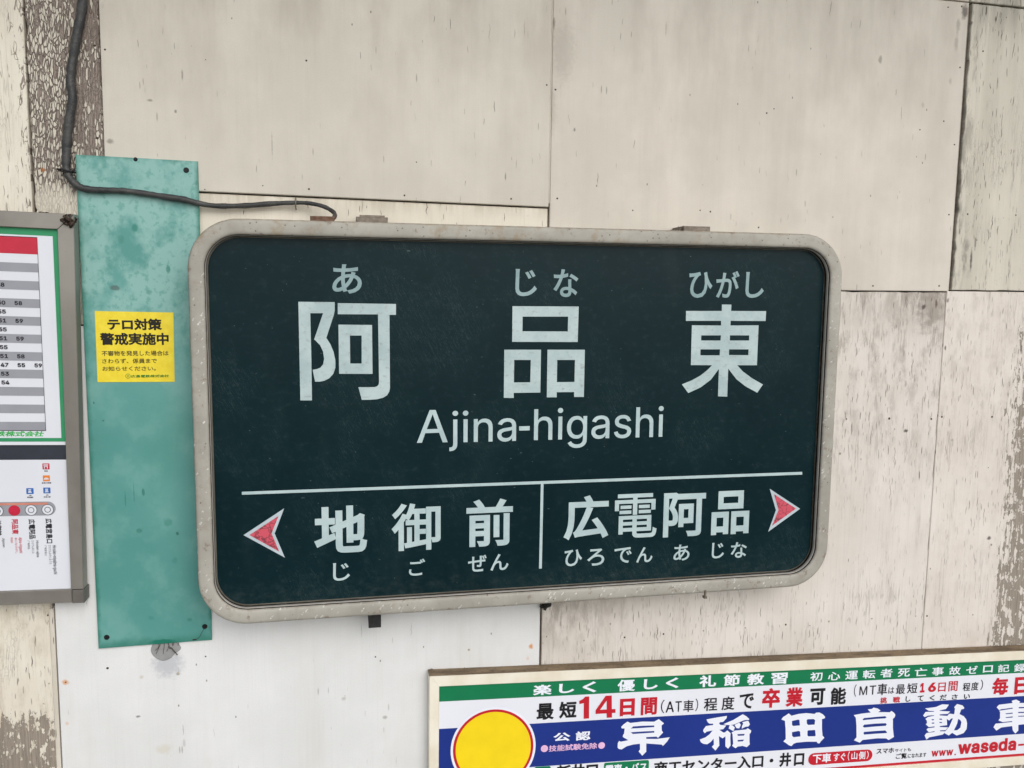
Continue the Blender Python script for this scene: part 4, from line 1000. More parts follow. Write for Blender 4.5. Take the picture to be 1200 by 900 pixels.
# ================================================================ yellow notice
KF = Frame(at(114.4, 447.8, -.0088), y=-.0090)
kx, kz = KF.O
st = thing('yellow_notice', 'small yellow terror alert sticker with black Japanese text on the teal plate', 'sticker', (kx, -.009, kz))
ym = M('yellow_film', 0.38, 0.45)
yn = ym.noise(ym.vec(60, 60), 1.0, 5, 0.65); yd = ym.noise(ym.vec(260, 200), 1.0, 3, 0.6)
c = ym.mix(ym.sm(yn, 0.35, 0.7), S(238, 212, 46), S(246, 224, 62))
c = ym.mix(ym.mul(ym.sm(yd, 0.66, 0.72), 0.5), c, S(190, 160, 30))
ym.color(c)
tr = at(203.2, 366.2, -.0088); tl_ = at(111.1, 364.5, -.0088); br = at(204.7, 447.4, -.0088)
frombm('film', prism_bm([(kx, kz), br, tr, tl_], -.0091, -.0086), ym.m, st)
KF.y = -.0091
blackm = plain('print_black', S(34, 30, 24), .5, .3)
lettering(KF, [('テロ対策', (126.1, 387), (189.7, 373.3), .040)], .0003, blackm, st)
lettering(KF, [('警戒実施中', (117.4, 404.8), (197.4, 390), .036)], .0003, blackm, st)
fine = plain('print_fine', S(66, 58, 34), .5, .3)
lettering(KF, [('不審物を発見した場合は', (119.2, 417.2), (197.4, 410.8), .016)], .0003, fine, st)
lettering(KF, [('さわらず、係員まで', (119.8, 426.1), (183.7, 420), .016)], .0003, fine, st)
lettering(KF, [('お知らせください。', (120, 434.9), (182.5, 429), .016)], .0003, fine, st)
lettering(KF, [('広', (148.6, 442), (151.6, 439.2), .01), ('広島電鉄株式会社', (153, 442.6), (198.1, 438.9), .03, False, .15)], .0003, plain('print_green', S(66, 124, 40), .5, .3), st)
disc('emblem_ring', KF, (150, 440.7), .0042, .0003, bpy.data.materials['print_green'], st, .0035, 24)

# ================================================================ cable
cb = thing('cable', 'black taped cable hanging from above and running to the top of the name sign', 'cable', (at(78, 200)[0], -.015, at(78, 200)[1]))
path = [(99.5, -30, -.010, .0080), (97, 0, -.010, .0078), (94.5, 20, -.010, .0076), (90.5, 40, -.010, .0076), (86.5, 62, -.010, .0074), (83.5, 82, -.010, .0070), (82.5, 97, -.010, .0070), (85, 114, -.010, .0072),
        (82, 135, -.010, .0076), (79.5, 155, -.010, .0076), (78, 175, -.010, .0074), (77.5, 193, -.011, .0068), (80, 205, -.013, .0062), (87, 214.5, -.015, .0062), (97, 220.5, -.016, .0058),
        (112, 222.6, -.016, .0054), (130, 223, -.016, .0050), (150, 224, -.016, .0048), (175, 227.5, -.016, .0048), (200, 231.5, -.016, .0052), (214, 233.5, -.016, .0054), (232, 238, -.015, .0046), (250, 241, -.012, .0044),
        (272, 241.5, -.012, .0045), (295, 240.5, -.012, .0046), (320, 238.6, -.012, .0044), (345, 237.6, -.014, .0036), (362, 238.2, -.018, .0036), (378, 241.5, -.026, .0036), (388, 246.5, -.034, .0036),
        (392.5, 251, -.042, .0037), (391, 255.5, -.050, .0037), (386, 258, -.054, .0036)]
P = [(at(a, b_, y)[0], y, at(a, b_, y)[1], r) for a, b_, y, r in path]
SP = smoothpath(P, 6)
cm = M('cable_tape', 0.48, 0.5)
k1 = cm.noise(cm.co, 260.0, 4, 0.6); k2 = cm.noise(cm.co, 40.0, 3)
c = cm.mix(cm.sm(k2, 0.35, 0.7), S(46, 47, 48), S(74, 74, 72))
c = cm.mix(cm.mul(cm.sm(k1, 0.58, 0.7), .5), c, S(104, 98, 90))
c = cm.mix(cm.sm(cm.x, .43, .475), c, S(112, 84, 66))
cm.color(c); cm.bump(k1, 0.6, 0.002)
random.seed(5)
frombm('sheath', tube_bm([p[:3] for p in SP], [p[3] * (1 + .05 * math.sin(i * .9) + random.uniform(-.07, .07)) for i, p in enumerate(SP)], 12, None, .03), cm.m, cb, True)
# wire tie at the bend
x, z = at(79, 200, -.012)
bm = bmesh.new()
tube_bm(smoothpath([(x - .013, -.004, z + .003), (x - .010, -.014, z + .002), (x - .002, -.0205, z), (x + .006, -.0185, z - .002), (x + .012, -.004, z - .002)], 4), .0014, 7, bm)
tube_bm(smoothpath([(x - .012, -.006, z + .001), (x - .002, -.0205, z - .004), (x + .009, -.010, z - .003)], 4), .0010, 6, bm)
frombm('wire_tie', bm, blk, cb)
random.seed(21)
bm2 = bmesh.new()
for px_, py_ in ((69.5, 199), (76, 203), (87, 200), (84, 206)):
    xx, zz_ = at(px_, py_, -.012)
    bmesh.ops.create_icosphere(bm2, subdivisions=1, radius=1.0, matrix=Matrix.Translation((xx, -.015, zz_)) @ Matrix.Rotation(random.uniform(0, 3), 4, 'Y') @ Matrix.Diagonal((.0042, .004, .0022, 1)))
frombm('tape_knot', bm2, blk, cb)
x, z = at(346.5, 238, -.014)
bm = bmesh.new()
tube_bm(smoothpath([(x, -.0045, z + .010), (x, -.0165, z + .0065), (x, -.019, z), (x, -.0165, z - .0065), (x, -.0045, z - .010)], 4), .0013, 7, bm)
frombm('clip', bm, brm, cb)

# ================================================================ timetable case
CY = -.036
tr_ = at(86.2, 251.0, CY); br_ = at(97.6, 690, CY)
ezx = (tr_[0] - br_[0]) / (tr_[1] - br_[1])
CF = Frame(tr_, (1.0, -.026), (ezx, 1.0), y=CY)       # u leftwards negative, w downwards negative
WB = CF.uw(100, 706)[1]
cs = thing('notice_case', 'grey metal notice case at the left edge, holding two posters', 'notice case', (tr_[0] - .28, CY, tr_[1] + WB))
am = M('anodised_bronze', 0.42, 0.5, 0.55)
q1 = am.noise(am.vec(5, 4), 1.0, 4, 0.6); q2 = am.noise(am.vec(220, 220), 1.0, 3)
c = am.mix(am.sm(q1, 0.35, 0.65), S(136, 131, 123), S(156, 151, 143))
c = am.mix(am.mul(am.sm(q2, 0.6, 0.75), .15), c, S(90, 82, 74))
am.color(c); am.bump(q1, .15, .002)
darka = plain('case_side', S(98, 92, 86), .5, .4, .4, .15, 30)
def cprism(name, uw, y0, y1, mat, bev=.0008):
    pts = [(CF.p3(u, w_).x, CF.p3(u, w_).z) for u, w_ in uw]
    return frombm(name, prism_bm(pts, y0, y1, bev), mat, cs)
UL = -0.56
bwb = .024
bi0 = CF.uw(67.2, 268.5); bi1 = CF.uw(83.0, 688)
bw = -bi0[0]; wtb = bi0[1]
cprism('frame_bar', [(UL, 0), (0, 0), bi0, (UL, wtb)], CY, -.0125, am.m)
cprism('frame_bar', [(.0, -.0004), (0, WB + bwb), (bi1[0], WB + bwb), (bi0[0], bi0[1] - .0004)], CY, -.0125, am.m)
cprism('frame_bar', [(UL, WB + bwb - .0005), (bi1[0] + .001, WB + bwb - .0005), (bi1[0] + .001, WB), (UL, WB)], CY + .001, -.006, am.m)
cprism('frame_bar', [(UL - bw, 0), (UL - .0004, 0), (UL - .0004, WB), (UL - bw, WB)], CY, -.006, am.m)
cprism('corner_block', [(bi1[0] + .0018, WB + bwb - .001), (.0012, WB + bwb - .001), (.0012, WB - .0005), (bi1[0] + .0018, WB - .0005)], CY - .0012, -.007, plain('corner_cap', S(112, 107, 101), .5, .4, .3, .12, 60), .0015)
cprism('rear_frame', [(UL - bw, -.004), (-.006, -.004), (-.006, WB + .004), (UL - bw, WB + .004)], -.012, -.0045, darka)
cprism('back_panel', [(UL, -.02), (-.02, -.02), (-.02, WB + .015), (UL, WB + .015)], CY + .010, -.013, plain('case_back', S(46, 50, 60), .5, .4, 0, .1), .0)
PY = CY + .007
_a = at(43.3, 277.5, PY); _b = at(53.6, 503.5, PY)
PF = Frame(CF.O, CF.ex, ((_a[0] - _b[0]) / (_a[1] - _b[1]), 1.0), y=PY)
white = plain('paper_white', S(222, 224, 230), .45, .35, 0, .02, 8)
grn = plain('print_poster_green', S(52, 146, 98), .45, .35, 0, .05, 30)
def u_at(px, py): return PF.uw(px, py)[0]
def w_at(px, py): return PF.uw(px, py)[1]
wt0 = w_at(30, 267); wt1 = w_at(30, 521.5)
tt = thing('timetable_poster', 'train timetable sheet with green border, red heading and grey banded rows', 'poster', tuple(PF.p3(-.3, wt1)))
ur = u_at(79.5, 505)
rect_uw('sheet', PF, UL + .01, wt1, ur, wt0, 0, white, tt)
gr = u_at(79, 505); gi = u_at(71.7, 505); gt0 = w_at(30, 266.8); gt1 = w_at(30, 275.3)
gb0 = w_at(40, 517.5); gb1 = w_at(40, 513.2)
# green border as one frame
def ring_uw(name, fr, o, i, d, mat, parent):
    P = [(o[0], o[1]), (o[2], o[1]), (o[2], o[3]), (o[0], o[3]), (i[0], i[1]), (i[2], i[1]), (i[2], i[3]), (i[0], i[3])]
    return mesh(name, [fr.p3(u, w_, d) for u, w_ in P], [(4, 5, 1, 0)[::-1], (5, 6, 2, 1)[::-1], (6, 7, 3, 2)[::-1], (7, 4, 0, 3)[::-1]][:4], mat, parent)
ring_uw('border', PF, (UL + .011, gb0, gr + .001, gt0), (UL + .018, gb1, gi, gt1), .0003, grn, tt)
ut = u_at(50.3, 430)
wr0 = w_at(20, 277.3); wr1 = w_at(22, 297.3)
rect_uw('heading', PF, UL + .03, wr1, ut, wr0, .0003, plain('print_red', S(196, 44, 66), .45, .35, 0, .06, 30), tt)
wend = w_at(25, 504.5)
pitch = (wend - wr1) / 20
gray = plain('print_grey', S(152, 153, 160), .45, .35, 0, .04, 20)
for k in range(1, 20, 2):
    rect_uw('row', PF, UL + .03, wr1 + pitch * (k + 1), ut, wr1 + pitch * k, .0003, gray, tt)
ink = plain('print_ink', S(38, 38, 44), .5, .3)
th = .0005
ring_uw('table_border', PF, (UL + .03, wend - th, ut + th, wr0 + th), (UL + .03 + th, wend + th, ut - th * .4, wr0 - th), .0006, ink, tt)
rows = {3: ['58'], 5: ['50', '58'], 6: ['55'], 7: ['51', '59'], 8: ['55'], 9: ['51', '59'], 10: ['55'], 11: ['51', '58'], 12: ['47', '55', '59'], 13: ['53'], 14: ['54']}
c12 = [(u_at(.8, 428), u_at(10.2, 428)), (u_at(20.7, 428), u_at(29.6, 428)), (u_at(40.5, 428), u_at(49.4, 428))]
V = []; T = []
for r_, tx in rows.items():
    wm = wr1 + pitch * (r_ + .5)
    for k, s_ in enumerate(tx):
        gv, gt = string_mesh(s_, .030)
        used = {i for t in gt for i in t}
        xs = [gv[i][0] for i in used]; ys = [gv[i][1] for i in used]
        a, b_ = c12[k]; h = pitch * -.23
        o = len(V)
        V += [(a + (x - min(xs)) / (max(xs) - min(xs)) * (b_ - a), wm - h + (y - min(ys)) / (max(ys) - min(ys)) * 2 * h) for x, y in gv]
        T += [tuple(i + o for i in t) for t in gt]
flat('lettering', PF, V, T, .0008, ink, tt)
lettering(PF, [('広島電鉄株式会社', (-40, 511.6), (51.3, 505.2), .035, False, .2)], .0003, plain('print_light_green', S(70, 176, 90), .5, .3), tt)

wm0 = w_at(40, 538.8); wm1 = w_at(40, 691)
rm = thing('route_map_poster', 'white tram route map sheet with a grey line, station circles and sideways names', 'poster', tuple(PF.p3(-.3, wm1)))
rect_uw('sheet', PF, UL + .01, wm1, u_at(86, 600), wm0, 0, white, rm)
u0 = UL + .05; u1, _ = PF.uw(65.3, 596)
w0 = w_at(30, 604.4); w1 = w_at(30, 588.0)
rect_uw('route_line', PF, u0, w0, u1, w1, .0003, plain('print_route_grey', S(150, 152, 158), .45, .35), rm, r=abs(w1 - w0) * .499)
rect_uw('route_stripe', PF, u0 + .02, w_at(30, 591.6), u_at(56, 590), w_at(30, 589.2), .0006, plain('print_route_orange', S(206, 132, 112), .45, .35), rm)
pr = plain('print_route_red', S(192, 34, 62), .45, .35)
disc('station_dot', PF, (16.8, 598.3), .0092, .0007, pr, rm)
for px, py in ((36.4, 597.8), (55.8, 597.3), (-3.2, 599.0)):
    disc('station_circle', PF, (px, py), .0086, .0007, white, rm)
    disc('circle_outline', PF, (px, py), .0094, .0009, ink, rm, .0086)
    disc('circle_mark', PF, (px, py), .0050, .0009, ink, rm, .0040, 20)
lettering(PF, [('広電宮島口', (54.2, 636.7), (60.9, 607.5), .03, True)], .0003, ink, rm)
lettering(PF, [('広電阿品', (34.2, 631.7), (41, 608.3), .03, True)], .0003, ink, rm)
lettering(PF, [('阿品東', (14.3, 626.2), (21.2, 608.5), .03, True)], .0003, pr, rm)
lettering(PF, [('地御前', (-5, 627.5), (1.5, 609.5), .03, True)], .0003, ink, rm)
lettering(PF, [('Hiroden-miyajima-guchi', (62, 673), (65.8, 638.8), .012, True), ('Hiroden-ajina', (42.3, 653), (45.3, 633.4), .012, True), ('Jigozen', (2.6, 641.4), (5.6, 630.4), .012, True)], .0003, ink, rm)
lettering(PF, [('Ajina-higashi', (22.0, 648.2), (25.7, 629.7), .012, True), ('あじなひがし', (18.2, 648.6), (20.2, 630), .01, True), ('阿品东', (12.6, 636.5), (15, 629.8), .01, True)], .0003, pr, rm)
lettering(PF, [('ひろでんみやじまぐち', (57.6, 661), (59.8, 638.8), .006, True), ('ひろでんあじな', (37.5, 648.7), (39.8, 633.4), .006, True), ('广电宫岛口', (52.4, 651), (54.6, 638.8), .01, True), ('广电阿品', (32.5, 643.5), (34.8, 633.4), .01, True)], .0003, plain('print_grey_ink', S(90, 90, 98), .5, .3), rm)
blue = plain('print_icon_blue', S(52, 104, 178), .45, .35); orr = plain('print_icon_orange', S(222, 130, 60), .45, .35)
for nm_, bl_, tr2, mt in (('icon', (49.9, 550.1), (57.9, 543.1), pr), ('icon', (50.4, 564), (58.3, 557), orr), ('icon', (31, 579), (39.2, 572), blue), ('icon', (50.9, 578.2), (59, 571.3), blue)):
    rect_px(nm_, PF, bl_, tr2, .0003, mt, rm, r=.0008)
def ic(px, py, sh, mt=white):
    u, w_ = PF.uw(px, py)
    k = .0011
    for a in sh:
        rect_uw('icon_mark', PF, u + a[0] * k, w_ + a[1] * k, u + a[2] * k, w_ + a[3] * k, .0007, mt, rm)
ic(53.9, 546.6, [(-3.4, 1.6, 3.4, 3.2), (-2.8, -.2, 2.8, .7), (-2.8, -3.2, -1.4, -.2), (1.4, -3.2, 2.8, -.2)])
ic(54.3, 560.4, [(-3.4, -2, 3.4, -.2), (-2, -.1, 2, 1.0)])
for c_ in ((35.1, 575.4), (54.9, 574.7)):
    ic(c_[0], c_[1], [(-2, -1.2, 2, .4), (-2, 1.2, 2, 2.8), (-2.6, -2.8, 2.6, -1.6)])
lettering(PF, [('宮島', (51.8, 552.8), (56, 551.1), .03), ('宮島口桟橋', (49, 566.8), (60, 565), .03), ('JR', (33.6, 581.4), (36.8, 580.1), .03), ('阿品駅', (31.9, 583.8), (38.9, 582), .03), ('JR', (53.6, 580.8), (56.8, 579.5), .03), ('宮島口駅', (51.2, 583.2), (59.3, 581.5), .03)], .0003, ink, rm)

# nest on the case corner
x, z = at(78, 258.5, CY - .004)
random.seed(11)
bm = bmesh.new()
for k in range(46):
    a = random.uniform(0, 6.28); rr0 = random.uniform(0, .0125)
    m4 = Matrix.Translation((x + .002 + rr0 * math.cos(a) * 1.0, CY - random.uniform(0, .005), z + rr0 * math.sin(a) * .8)) @ \
        Matrix.Rotation(random.uniform(0, 3), 4, Vector((random.random(), random.random(), random.random())).normalized()) @ \
        Matrix.Diagonal((random.uniform(.0022, .005), random.uniform(.002, .004), random.uniform(.0012, .003), 1))
    bmesh.ops.create_icosphere(bm, subdivisions=1, radius=1.0, matrix=m4)
nb = M('nest_mud', .85, .2)
nn = nb.noise(nb.co, 260, 4); nb.color(nb.mix(nb.sm(nn, .4, .62), S(30, 23, 20), S(88, 74, 64))); nb.bump(nn, .8, .002)
o = frombm('insect_nest', bm, nb.m, None, False, (x, CY, z))
tag(o, 'crumbly brown insect nest on the top right corner of the grey notice case', 'insect nest')
x, z = at(52, 248.5, -.02)
bm = bmesh.new()
for k in range(6):
    bmesh.ops.create_icosphere(bm, subdivisions=1, radius=1.0, matrix=Matrix.Translation((x + random.uniform(-.007, .007), -.02 + random.uniform(-.004, .004), z - .002 + random.uniform(-.001, .002))) @ Matrix.Diagonal((.004, .003, .0016, 1)))
o = frombm('dirt_clump', bm, nb.m, None, False, (x, -.02, z))
tag(o, 'dark crumb of dirt lying on the top edge of the grey notice case', 'dirt')

# ================================================================ advertising board
AY = -.030
ang_s = (1.1924 - 1.2499) / (1.1427 + .1967)
AF = Frame((-.1967, 1.2499), (1 / math.hypot(1, ang_s), ang_s / math.hypot(1, ang_s)), (.006, 1.0), y=AY)
ad = thing('advertising_board', 'long driving school advertising board in a cream frame below the name sign', 'advertising board', (.7, AY, 1.0))
def aw(*pp):
    return sum(AF.uw(*p)[1] for p in pp) / len(pp)
AW = 1.85
WBt = AF.uw(1190, 897)[1]
cream = M('cream_frame', .5, .35)
k = cream.noise(cream.co, 14, 4); k2 = cream.noise(cream.co, 120, 3)
c = cream.mix(cream.sm(k, .35, .7), S(228, 218, 196), S(240, 233, 216))
cream.color(cream.mix(cream.mul(cream.sm(k2, .62, .75), .12), c, S(170, 150, 120)))
def aprism(name, uw, y0, y1, mat, bev=.0006):
    pts = [(AF.p3(u, w_).x, AF.p3(u, w_).z) for u, w_ in uw]
    return frombm(name, prism_bm(pts, y0, y1, bev), mat, ad)
fw = aw((515, 804.2), (1200, 773.7), (690, 796.7))            # top rail height (negative)
ul = AF.uw(514.6, 840)[0]
wbot = aw((1030, 899.2), (1200, 886.4))
aprism('frame_rail', [(0, 0), (AW, 0), (AW - ul, fw), (ul, fw)], AY, -.0055, cream.m)
aprism('frame_rail', [(ul, wbot), (AW - ul, wbot), (AW, WBt), (0, WBt)], AY, -.0055, cream.m)
aprism('frame_stile', [(0, -.0003), (ul - .0003, fw), (ul - .0003, wbot), (0, WBt + .0003)], AY, -.0055, cream.m)
aprism('frame_stile', [(AW - ul + .0003, fw), (AW, -.0003), (AW, WBt + .0003), (AW - ul + .0003, wbot)], AY, -.0055, cream.m)
# weathered top cover strip
tw = M('weathered_strip', .8, .2)
k = tw.noise(tw.vec(14, 60, 60), 1.0, 5, .65); k2 = tw.noise(tw.vec(120, 120, 120), 1.0, 4)
c = tw.mix(tw.sm(k, .35, .65), S(104, 90, 74), S(140, 122, 98))
tw.color(tw.mix(tw.mul(tw.sm(k2, .5, .7), .5), c, S(84, 74, 62))); tw.bump(k2, .5, .002)
aprism('top_cover', [(-.0008, .0002), (AW, .0002), (AW, .0022), (-.0008, .0022)], AY - .0008, -.0052, tw.m, .0003)
bm = bmesh.new()
x, z = at(505, 785, -.008)
bmesh.ops.create_icosphere(bm, subdivisions=2, radius=.0042, matrix=Matrix.Translation((x + .001, -.012, z)))
frombm('corner_stud', bm, tw.m, ad, True)
PFY = AY + .003
aprism('print_sheet', [(ul + .0002, wbot + .0002), (AW - ul - .0002, wbot + .0002), (AW - ul - .0002, fw - .0002), (ul + .0002, fw - .0002)], PFY, -.012, plain('ad_white', S(232, 233, 240), .35, .45, 0, .015, 6), .0)
BF = Frame(AF.O, AF.ex, AF.ez, y=PFY)
def bwz(*pp):
    return sum(BF.uw(*p)[1] for p in pp) / len(pp)
fwb = fw
g1 = bwz((514.5, 822.3), (690, 813), (1200, 788.7))
b0 = bwz((514.5, 853), (690, 844), (1200, 816.3), (870, 834.5))
b1 = bwz((690, 891.7), (1200, 860.8), (1030, 872.5))
r0 = bwz((1030, 895.4), (1200, 882.6)); 
agreen = plain('ad_green', S(10, 120, 76), .35, .45, 0, .04, 20)
ablue = plain('ad_blue', S(22, 48, 132), .35, .45, 0, .05, 8)
ared = plain('ad_red', S(196, 26, 44), .35, .45, 0, .04, 30)
ablack = plain('ad_black', S(24, 22, 26), .35, .45)
awhite = plain('ad_lettering_white', S(238, 240, 248), .35, .45, 0, .01, 20)
apink = plain('ad_pink', S(232, 186, 220), .35, .45)
UR = AW - ul - .0004
rect_uw('green_band', BF, ul + .0004, g1, UR, fwb - .0004, .0003, agreen, ad)
rect_uw('blue_band', BF, ul + .0004, b1, UR, b0, .0003, ablue, ad)
rect_uw('red_line', BF, ul + .0004, wbot + .0003, UR, r0, .0003, ared, ad)
# round badge
cc = (578.4, 876.9)
ca = BF.uw(*cc)
rad = BF.uw(cc[0] + 49.2, cc[1])[0] - ca[0]
disc('badge_rim', BF, cc, rad, .0006, awhite, ad, n=72, clip=wbot + .001)
disc('badge_ring', BF, cc, rad * .945, .0009, ared, ad, n=72, clip=wbot + .002)
disc('badge', BF, cc, rad * .885, .0012, plain('ad_yellow', S(246, 214, 22), .35, .45, 0, .04, 20), ad, n=72, clip=wbot + .003)
D = .0006
B2 = .034; B3 = .016
lettering(BF, [('楽', (624.3, 815), (647, 801.8), B2), ('し', (655, 812.5), (673.3, 800.7), B2), ('く', (682.5, 812), (699.3, 798.3), B2),
               ('優', (723.3, 810.5), (744.7, 795.8), .026), ('し', (754.2, 808), (771.2, 795.3), B2), ('く', (780, 807), (795.8, 793.7), B2),
               ('礼', (819.2, 805.5), (839.7, 790.8), B2), ('節', (847.5, 804.2), (867.5, 790), .028), ('教', (875, 803), (896, 789), .030), ('習', (903, 802), (923.3, 788), .028)], D, awhite, ad)
lettering(BF, [(a, b_, c_, B3) for a, b_, c_ in (('初', (949.2, 798.3), (964.2, 787.3)), ('心', (970, 797.5), (985, 787)), ('運', (990.3, 796.7), (1005.8, 785.8)), ('転', (1010.8, 795.5), (1026.2, 784.8)),
               ('者', (1031.3, 794.2), (1046.3, 783.3)), ('死', (1051.7, 793.5), (1066.7, 783)), ('亡', (1071.7, 792.5), (1086.7, 782.3)), ('事', (1092, 791.8), (1106.3, 781.5)), ('故', (1112, 791.2), (1126.3, 780.7)),
               ('ゼ', (1132, 790), (1146.2, 780)), ('ロ', (1151.7, 788.3), (1163.8, 779.5)), ('記', (1169.2, 788), (1183.3, 778.3)), ('録', (1188, 787.5), (1202.5, 777.3)))], D, awhite, ad)
lettering(BF, [('最', (628.7, 844), (649.6, 823.6), .030), ('短', (655, 842.2), (675.8, 821.4), .034)], D, ablack, ad)
lettering(BF, [('日', (726.2, 839.5), (744.2, 818.3), .045), ('間', (750.8, 838.3), (770.3, 816.8), .034)], D, ared, ad)
lettering(BF, [('（', (774.3, 836), (779, 820), 0), ('A', (780, 835), (790.3, 821.7), .006), ('T', (791.2, 834.2), (799.2, 821.5), .006), ('車', (800.5, 834.7), (813.3, 820), .010), ('）', (814.7, 833.5), (818.5, 818.5), 0),
               ('程', (824.7, 833.5), (841, 817.3), .014), ('度', (845.3, 832.5), (861.2, 815.8), .014), ('で', (866.2, 831), (884, 812.3), .022)], D, ablack, ad)
traced(BF, [[[[(678.8, 821.5), (683.3, 819.2), (685.8, 816.4), (690.5, 816.2), (690.3, 842.0), (684.0, 842.3), (684.2, 824.0), (679.0, 825.2)]]]], D, ared, ad, 'character')
traced(BF, [[[[(709.8, 815.4), (716.9, 815.1), (717.1, 831.0), (721.3, 830.8), (721.3, 835.3), (717.2, 835.6), (717.3, 840.8), (711.0, 841.2), (711.0, 836.0), (698.0, 836.7), (698.0, 832.4)],
               [(703.2, 831.8), (711.0, 831.4), (711.0, 821.0)]]]], D, ared, ad, 'character')
lettering(BF, [('卒', (892.5, 830), (914.7, 805.8), .040), ('業', (920.3, 828.7), (942, 805), .034)], D, ared, ad)
lettering(BF, [('可', (948.7, 826.7), (967.5, 806.3), .042), ('能', (972.8, 826), (992.2, 805), .034)], D, ablack, ad)
lettering(BF, [('（', (1000.5, 816.5), (1004, 802), 0), ('M', (1007, 814.8), (1016.7, 804), .004), ('T', (1018.8, 814.2), (1027, 803.2), .004), ('車', (1028, 815), (1040.3, 800.7), .014), ('は', (1041, 813), (1048.3, 805), .006),
               ('最', (1049.7, 813.7), (1061.2, 801.8), .010), ('短', (1062.8, 812.7), (1075.5, 800.3), .012), ('程', (1128, 810), (1137.5, 800), .012), ('度', (1138, 809.3), (1147.2, 799), .012), ('）', (1148.7, 808.7), (1152.5, 796.3), 0),
               ('し', (1061.2, 822.5), (1067.2, 815.8), .022), ('て', (1075.3, 822), (1082.5, 815), .022), ('く', (1089.2, 821.2), (1095.8, 814.5), .022), ('だ', (1101.3, 820.8), (1109.7, 813.8), .022), ('さ', (1115.3, 820), (1122.5, 813.5), .022), ('い', (1129.5, 819.2), (1137, 813.3), .022)], D, ablack, ad)
lettering(BF, [('1', (1078, 811.7), (1084.2, 800.3), .036), ('6', (1087.5, 811.2), (1097.5, 799.7), .036), ('日', (1099.2, 810.8), (1108.8, 799.7), .012), ('間', (1111.3, 810.3), (1122.8, 798), .012), ('挑', (1031.3, 824.7), (1039.7, 817), .026), ('戦', (1046.3, 823.7), (1055, 816.3), .026),
               ('毎', (1162.2, 815), (1182.5, 793.7), .036), ('日', (1188.3, 813.7), (1206, 793), .045)], D, ared, ad)
lettering(BF, [('公', (648.3, 869.2), (668.7, 858), .034), ('認', (674.5, 868), (692.2, 856.3), .030)], D, awhite, ad)
lettering(BF, [('技能試験免除', (643, 881), (700, 870), .020)], D, apink, ad)
disc('pink_dot', BF, (638, 877.3), .0074, D, apink, ad, n=24)
disc('pink_dot', BF, (705, 873.6), .0072, D, apink, ad, n=24)
# large brush-cut name, one part per character
K = 17.143
def zz(x0, y0, k=K):
    return zp(x0, y0, k)
h = zz(720, 838)
haya = [[h((135, 240), (180, 190), (262, 130), (320, 158), (560, 130), (800, 132), (892, 80), (995, 165), (948, 210), (952, 310), (978, 350), (876, 458), (845, 432), (640, 442), (640, 478), (860, 478), (1112, 445),
           (1060, 530), (975, 620), (950, 592), (640, 570), (640, 735), (560, 815), (485, 730), (515, 690), (512, 575), (380, 590), (250, 625), (190, 660), (150, 688), (90, 682), (65, 650), (68, 560), (95, 518), (130, 535), (280, 505), (170, 440),
           (172, 400), (195, 370), (205, 268), (150, 268)),
         h((328, 270), (550, 258), (800, 240), (800, 208), (560, 215), (380, 228)), h((328, 345), (370, 380), (590, 365), (800, 352), (800, 318), (590, 328)),
         h((325, 458), (290, 500), (480, 488), (465, 452)), h((655, 446), (640, 474), (760, 474), (865, 452), (840, 434))]]
# the two lower notches are open counters, kept as holes clear of the outline
haya = [[haya[0][0], haya[0][1], haya[0][2]]]
i = zz(815, 832)
ine = [[i((222, 190), (430, 150), (632, 118), (625, 165), (555, 240), (490, 245), (475, 272), (500, 300), (620, 310), (560, 385), (478, 398), (560, 452), (590, 450), (640, 410), (705, 465), (700, 560), (706, 715), (655, 778), (600, 730), (603, 530), (545, 570), (470, 525),
           (480, 715), (400, 815), (328, 740), (370, 695), (365, 575), (310, 640), (235, 690), (160, 680), (110, 650), (85, 595), (200, 550), (280, 490), (345, 412), (225, 435), (190, 468), (152, 425), (165, 385), (210, 325), (355, 300), (355, 275), (280, 275), (245, 245))],
       [i((560, 285), (760, 200), (950, 85), (1020, 125), (1085, 185), (1070, 198), (980, 205), (780, 290), (700, 305), (600, 298))],
       [i((690, 300), (750, 310), (792, 355), (760, 425), (665, 370))], [i((785, 300), (880, 255), (912, 300), (880, 370), (825, 365))], [i((940, 245), (1060, 215), (1095, 290), (1065, 330), (1000, 340), (930, 378), (935, 320), (960, 275))],
       [i((725, 455), (790, 415), (1020, 390), (1050, 365), (1120, 415), (1110, 460), (1085, 480), (1085, 650), (1092, 690), (1030, 748), (950, 722), (850, 735), (805, 770), (735, 720), (758, 680), (745, 490)),
        i((842, 485), (850, 520), (975, 515), (990, 480)), i((845, 605), (850, 635), (955, 628), (975, 595))]]
t_ = zz(910, 828)
ta = [[t_((98, 262), (130, 210), (190, 175), (245, 135), (300, 185), (440, 148), (600, 130), (760, 148), (800, 122), (860, 118), (930, 155), (978, 210), (960, 240), (912, 250), (912, 450), (925, 585), (962, 625), (890, 700), (860, 742), (825, 735), (805, 706), (600, 706), (400, 725), (345, 745),
           (300, 795), (250, 778), (190, 735), (135, 700), (185, 650), (182, 450), (168, 285)),
         t_((310, 290), (310, 370), (335, 390), (470, 378), (460, 268), (430, 262)), t_((605, 270), (608, 340), (635, 370), (765, 362), (775, 275), (745, 250), (625, 255)),
         t_((310, 515), (312, 590), (345, 615), (480, 600), (472, 500), (440, 490)), t_((622, 490), (620, 580), (640, 598), (780, 595), (785, 565), (775, 470), (640, 478))]]
j_ = zz(995, 824)
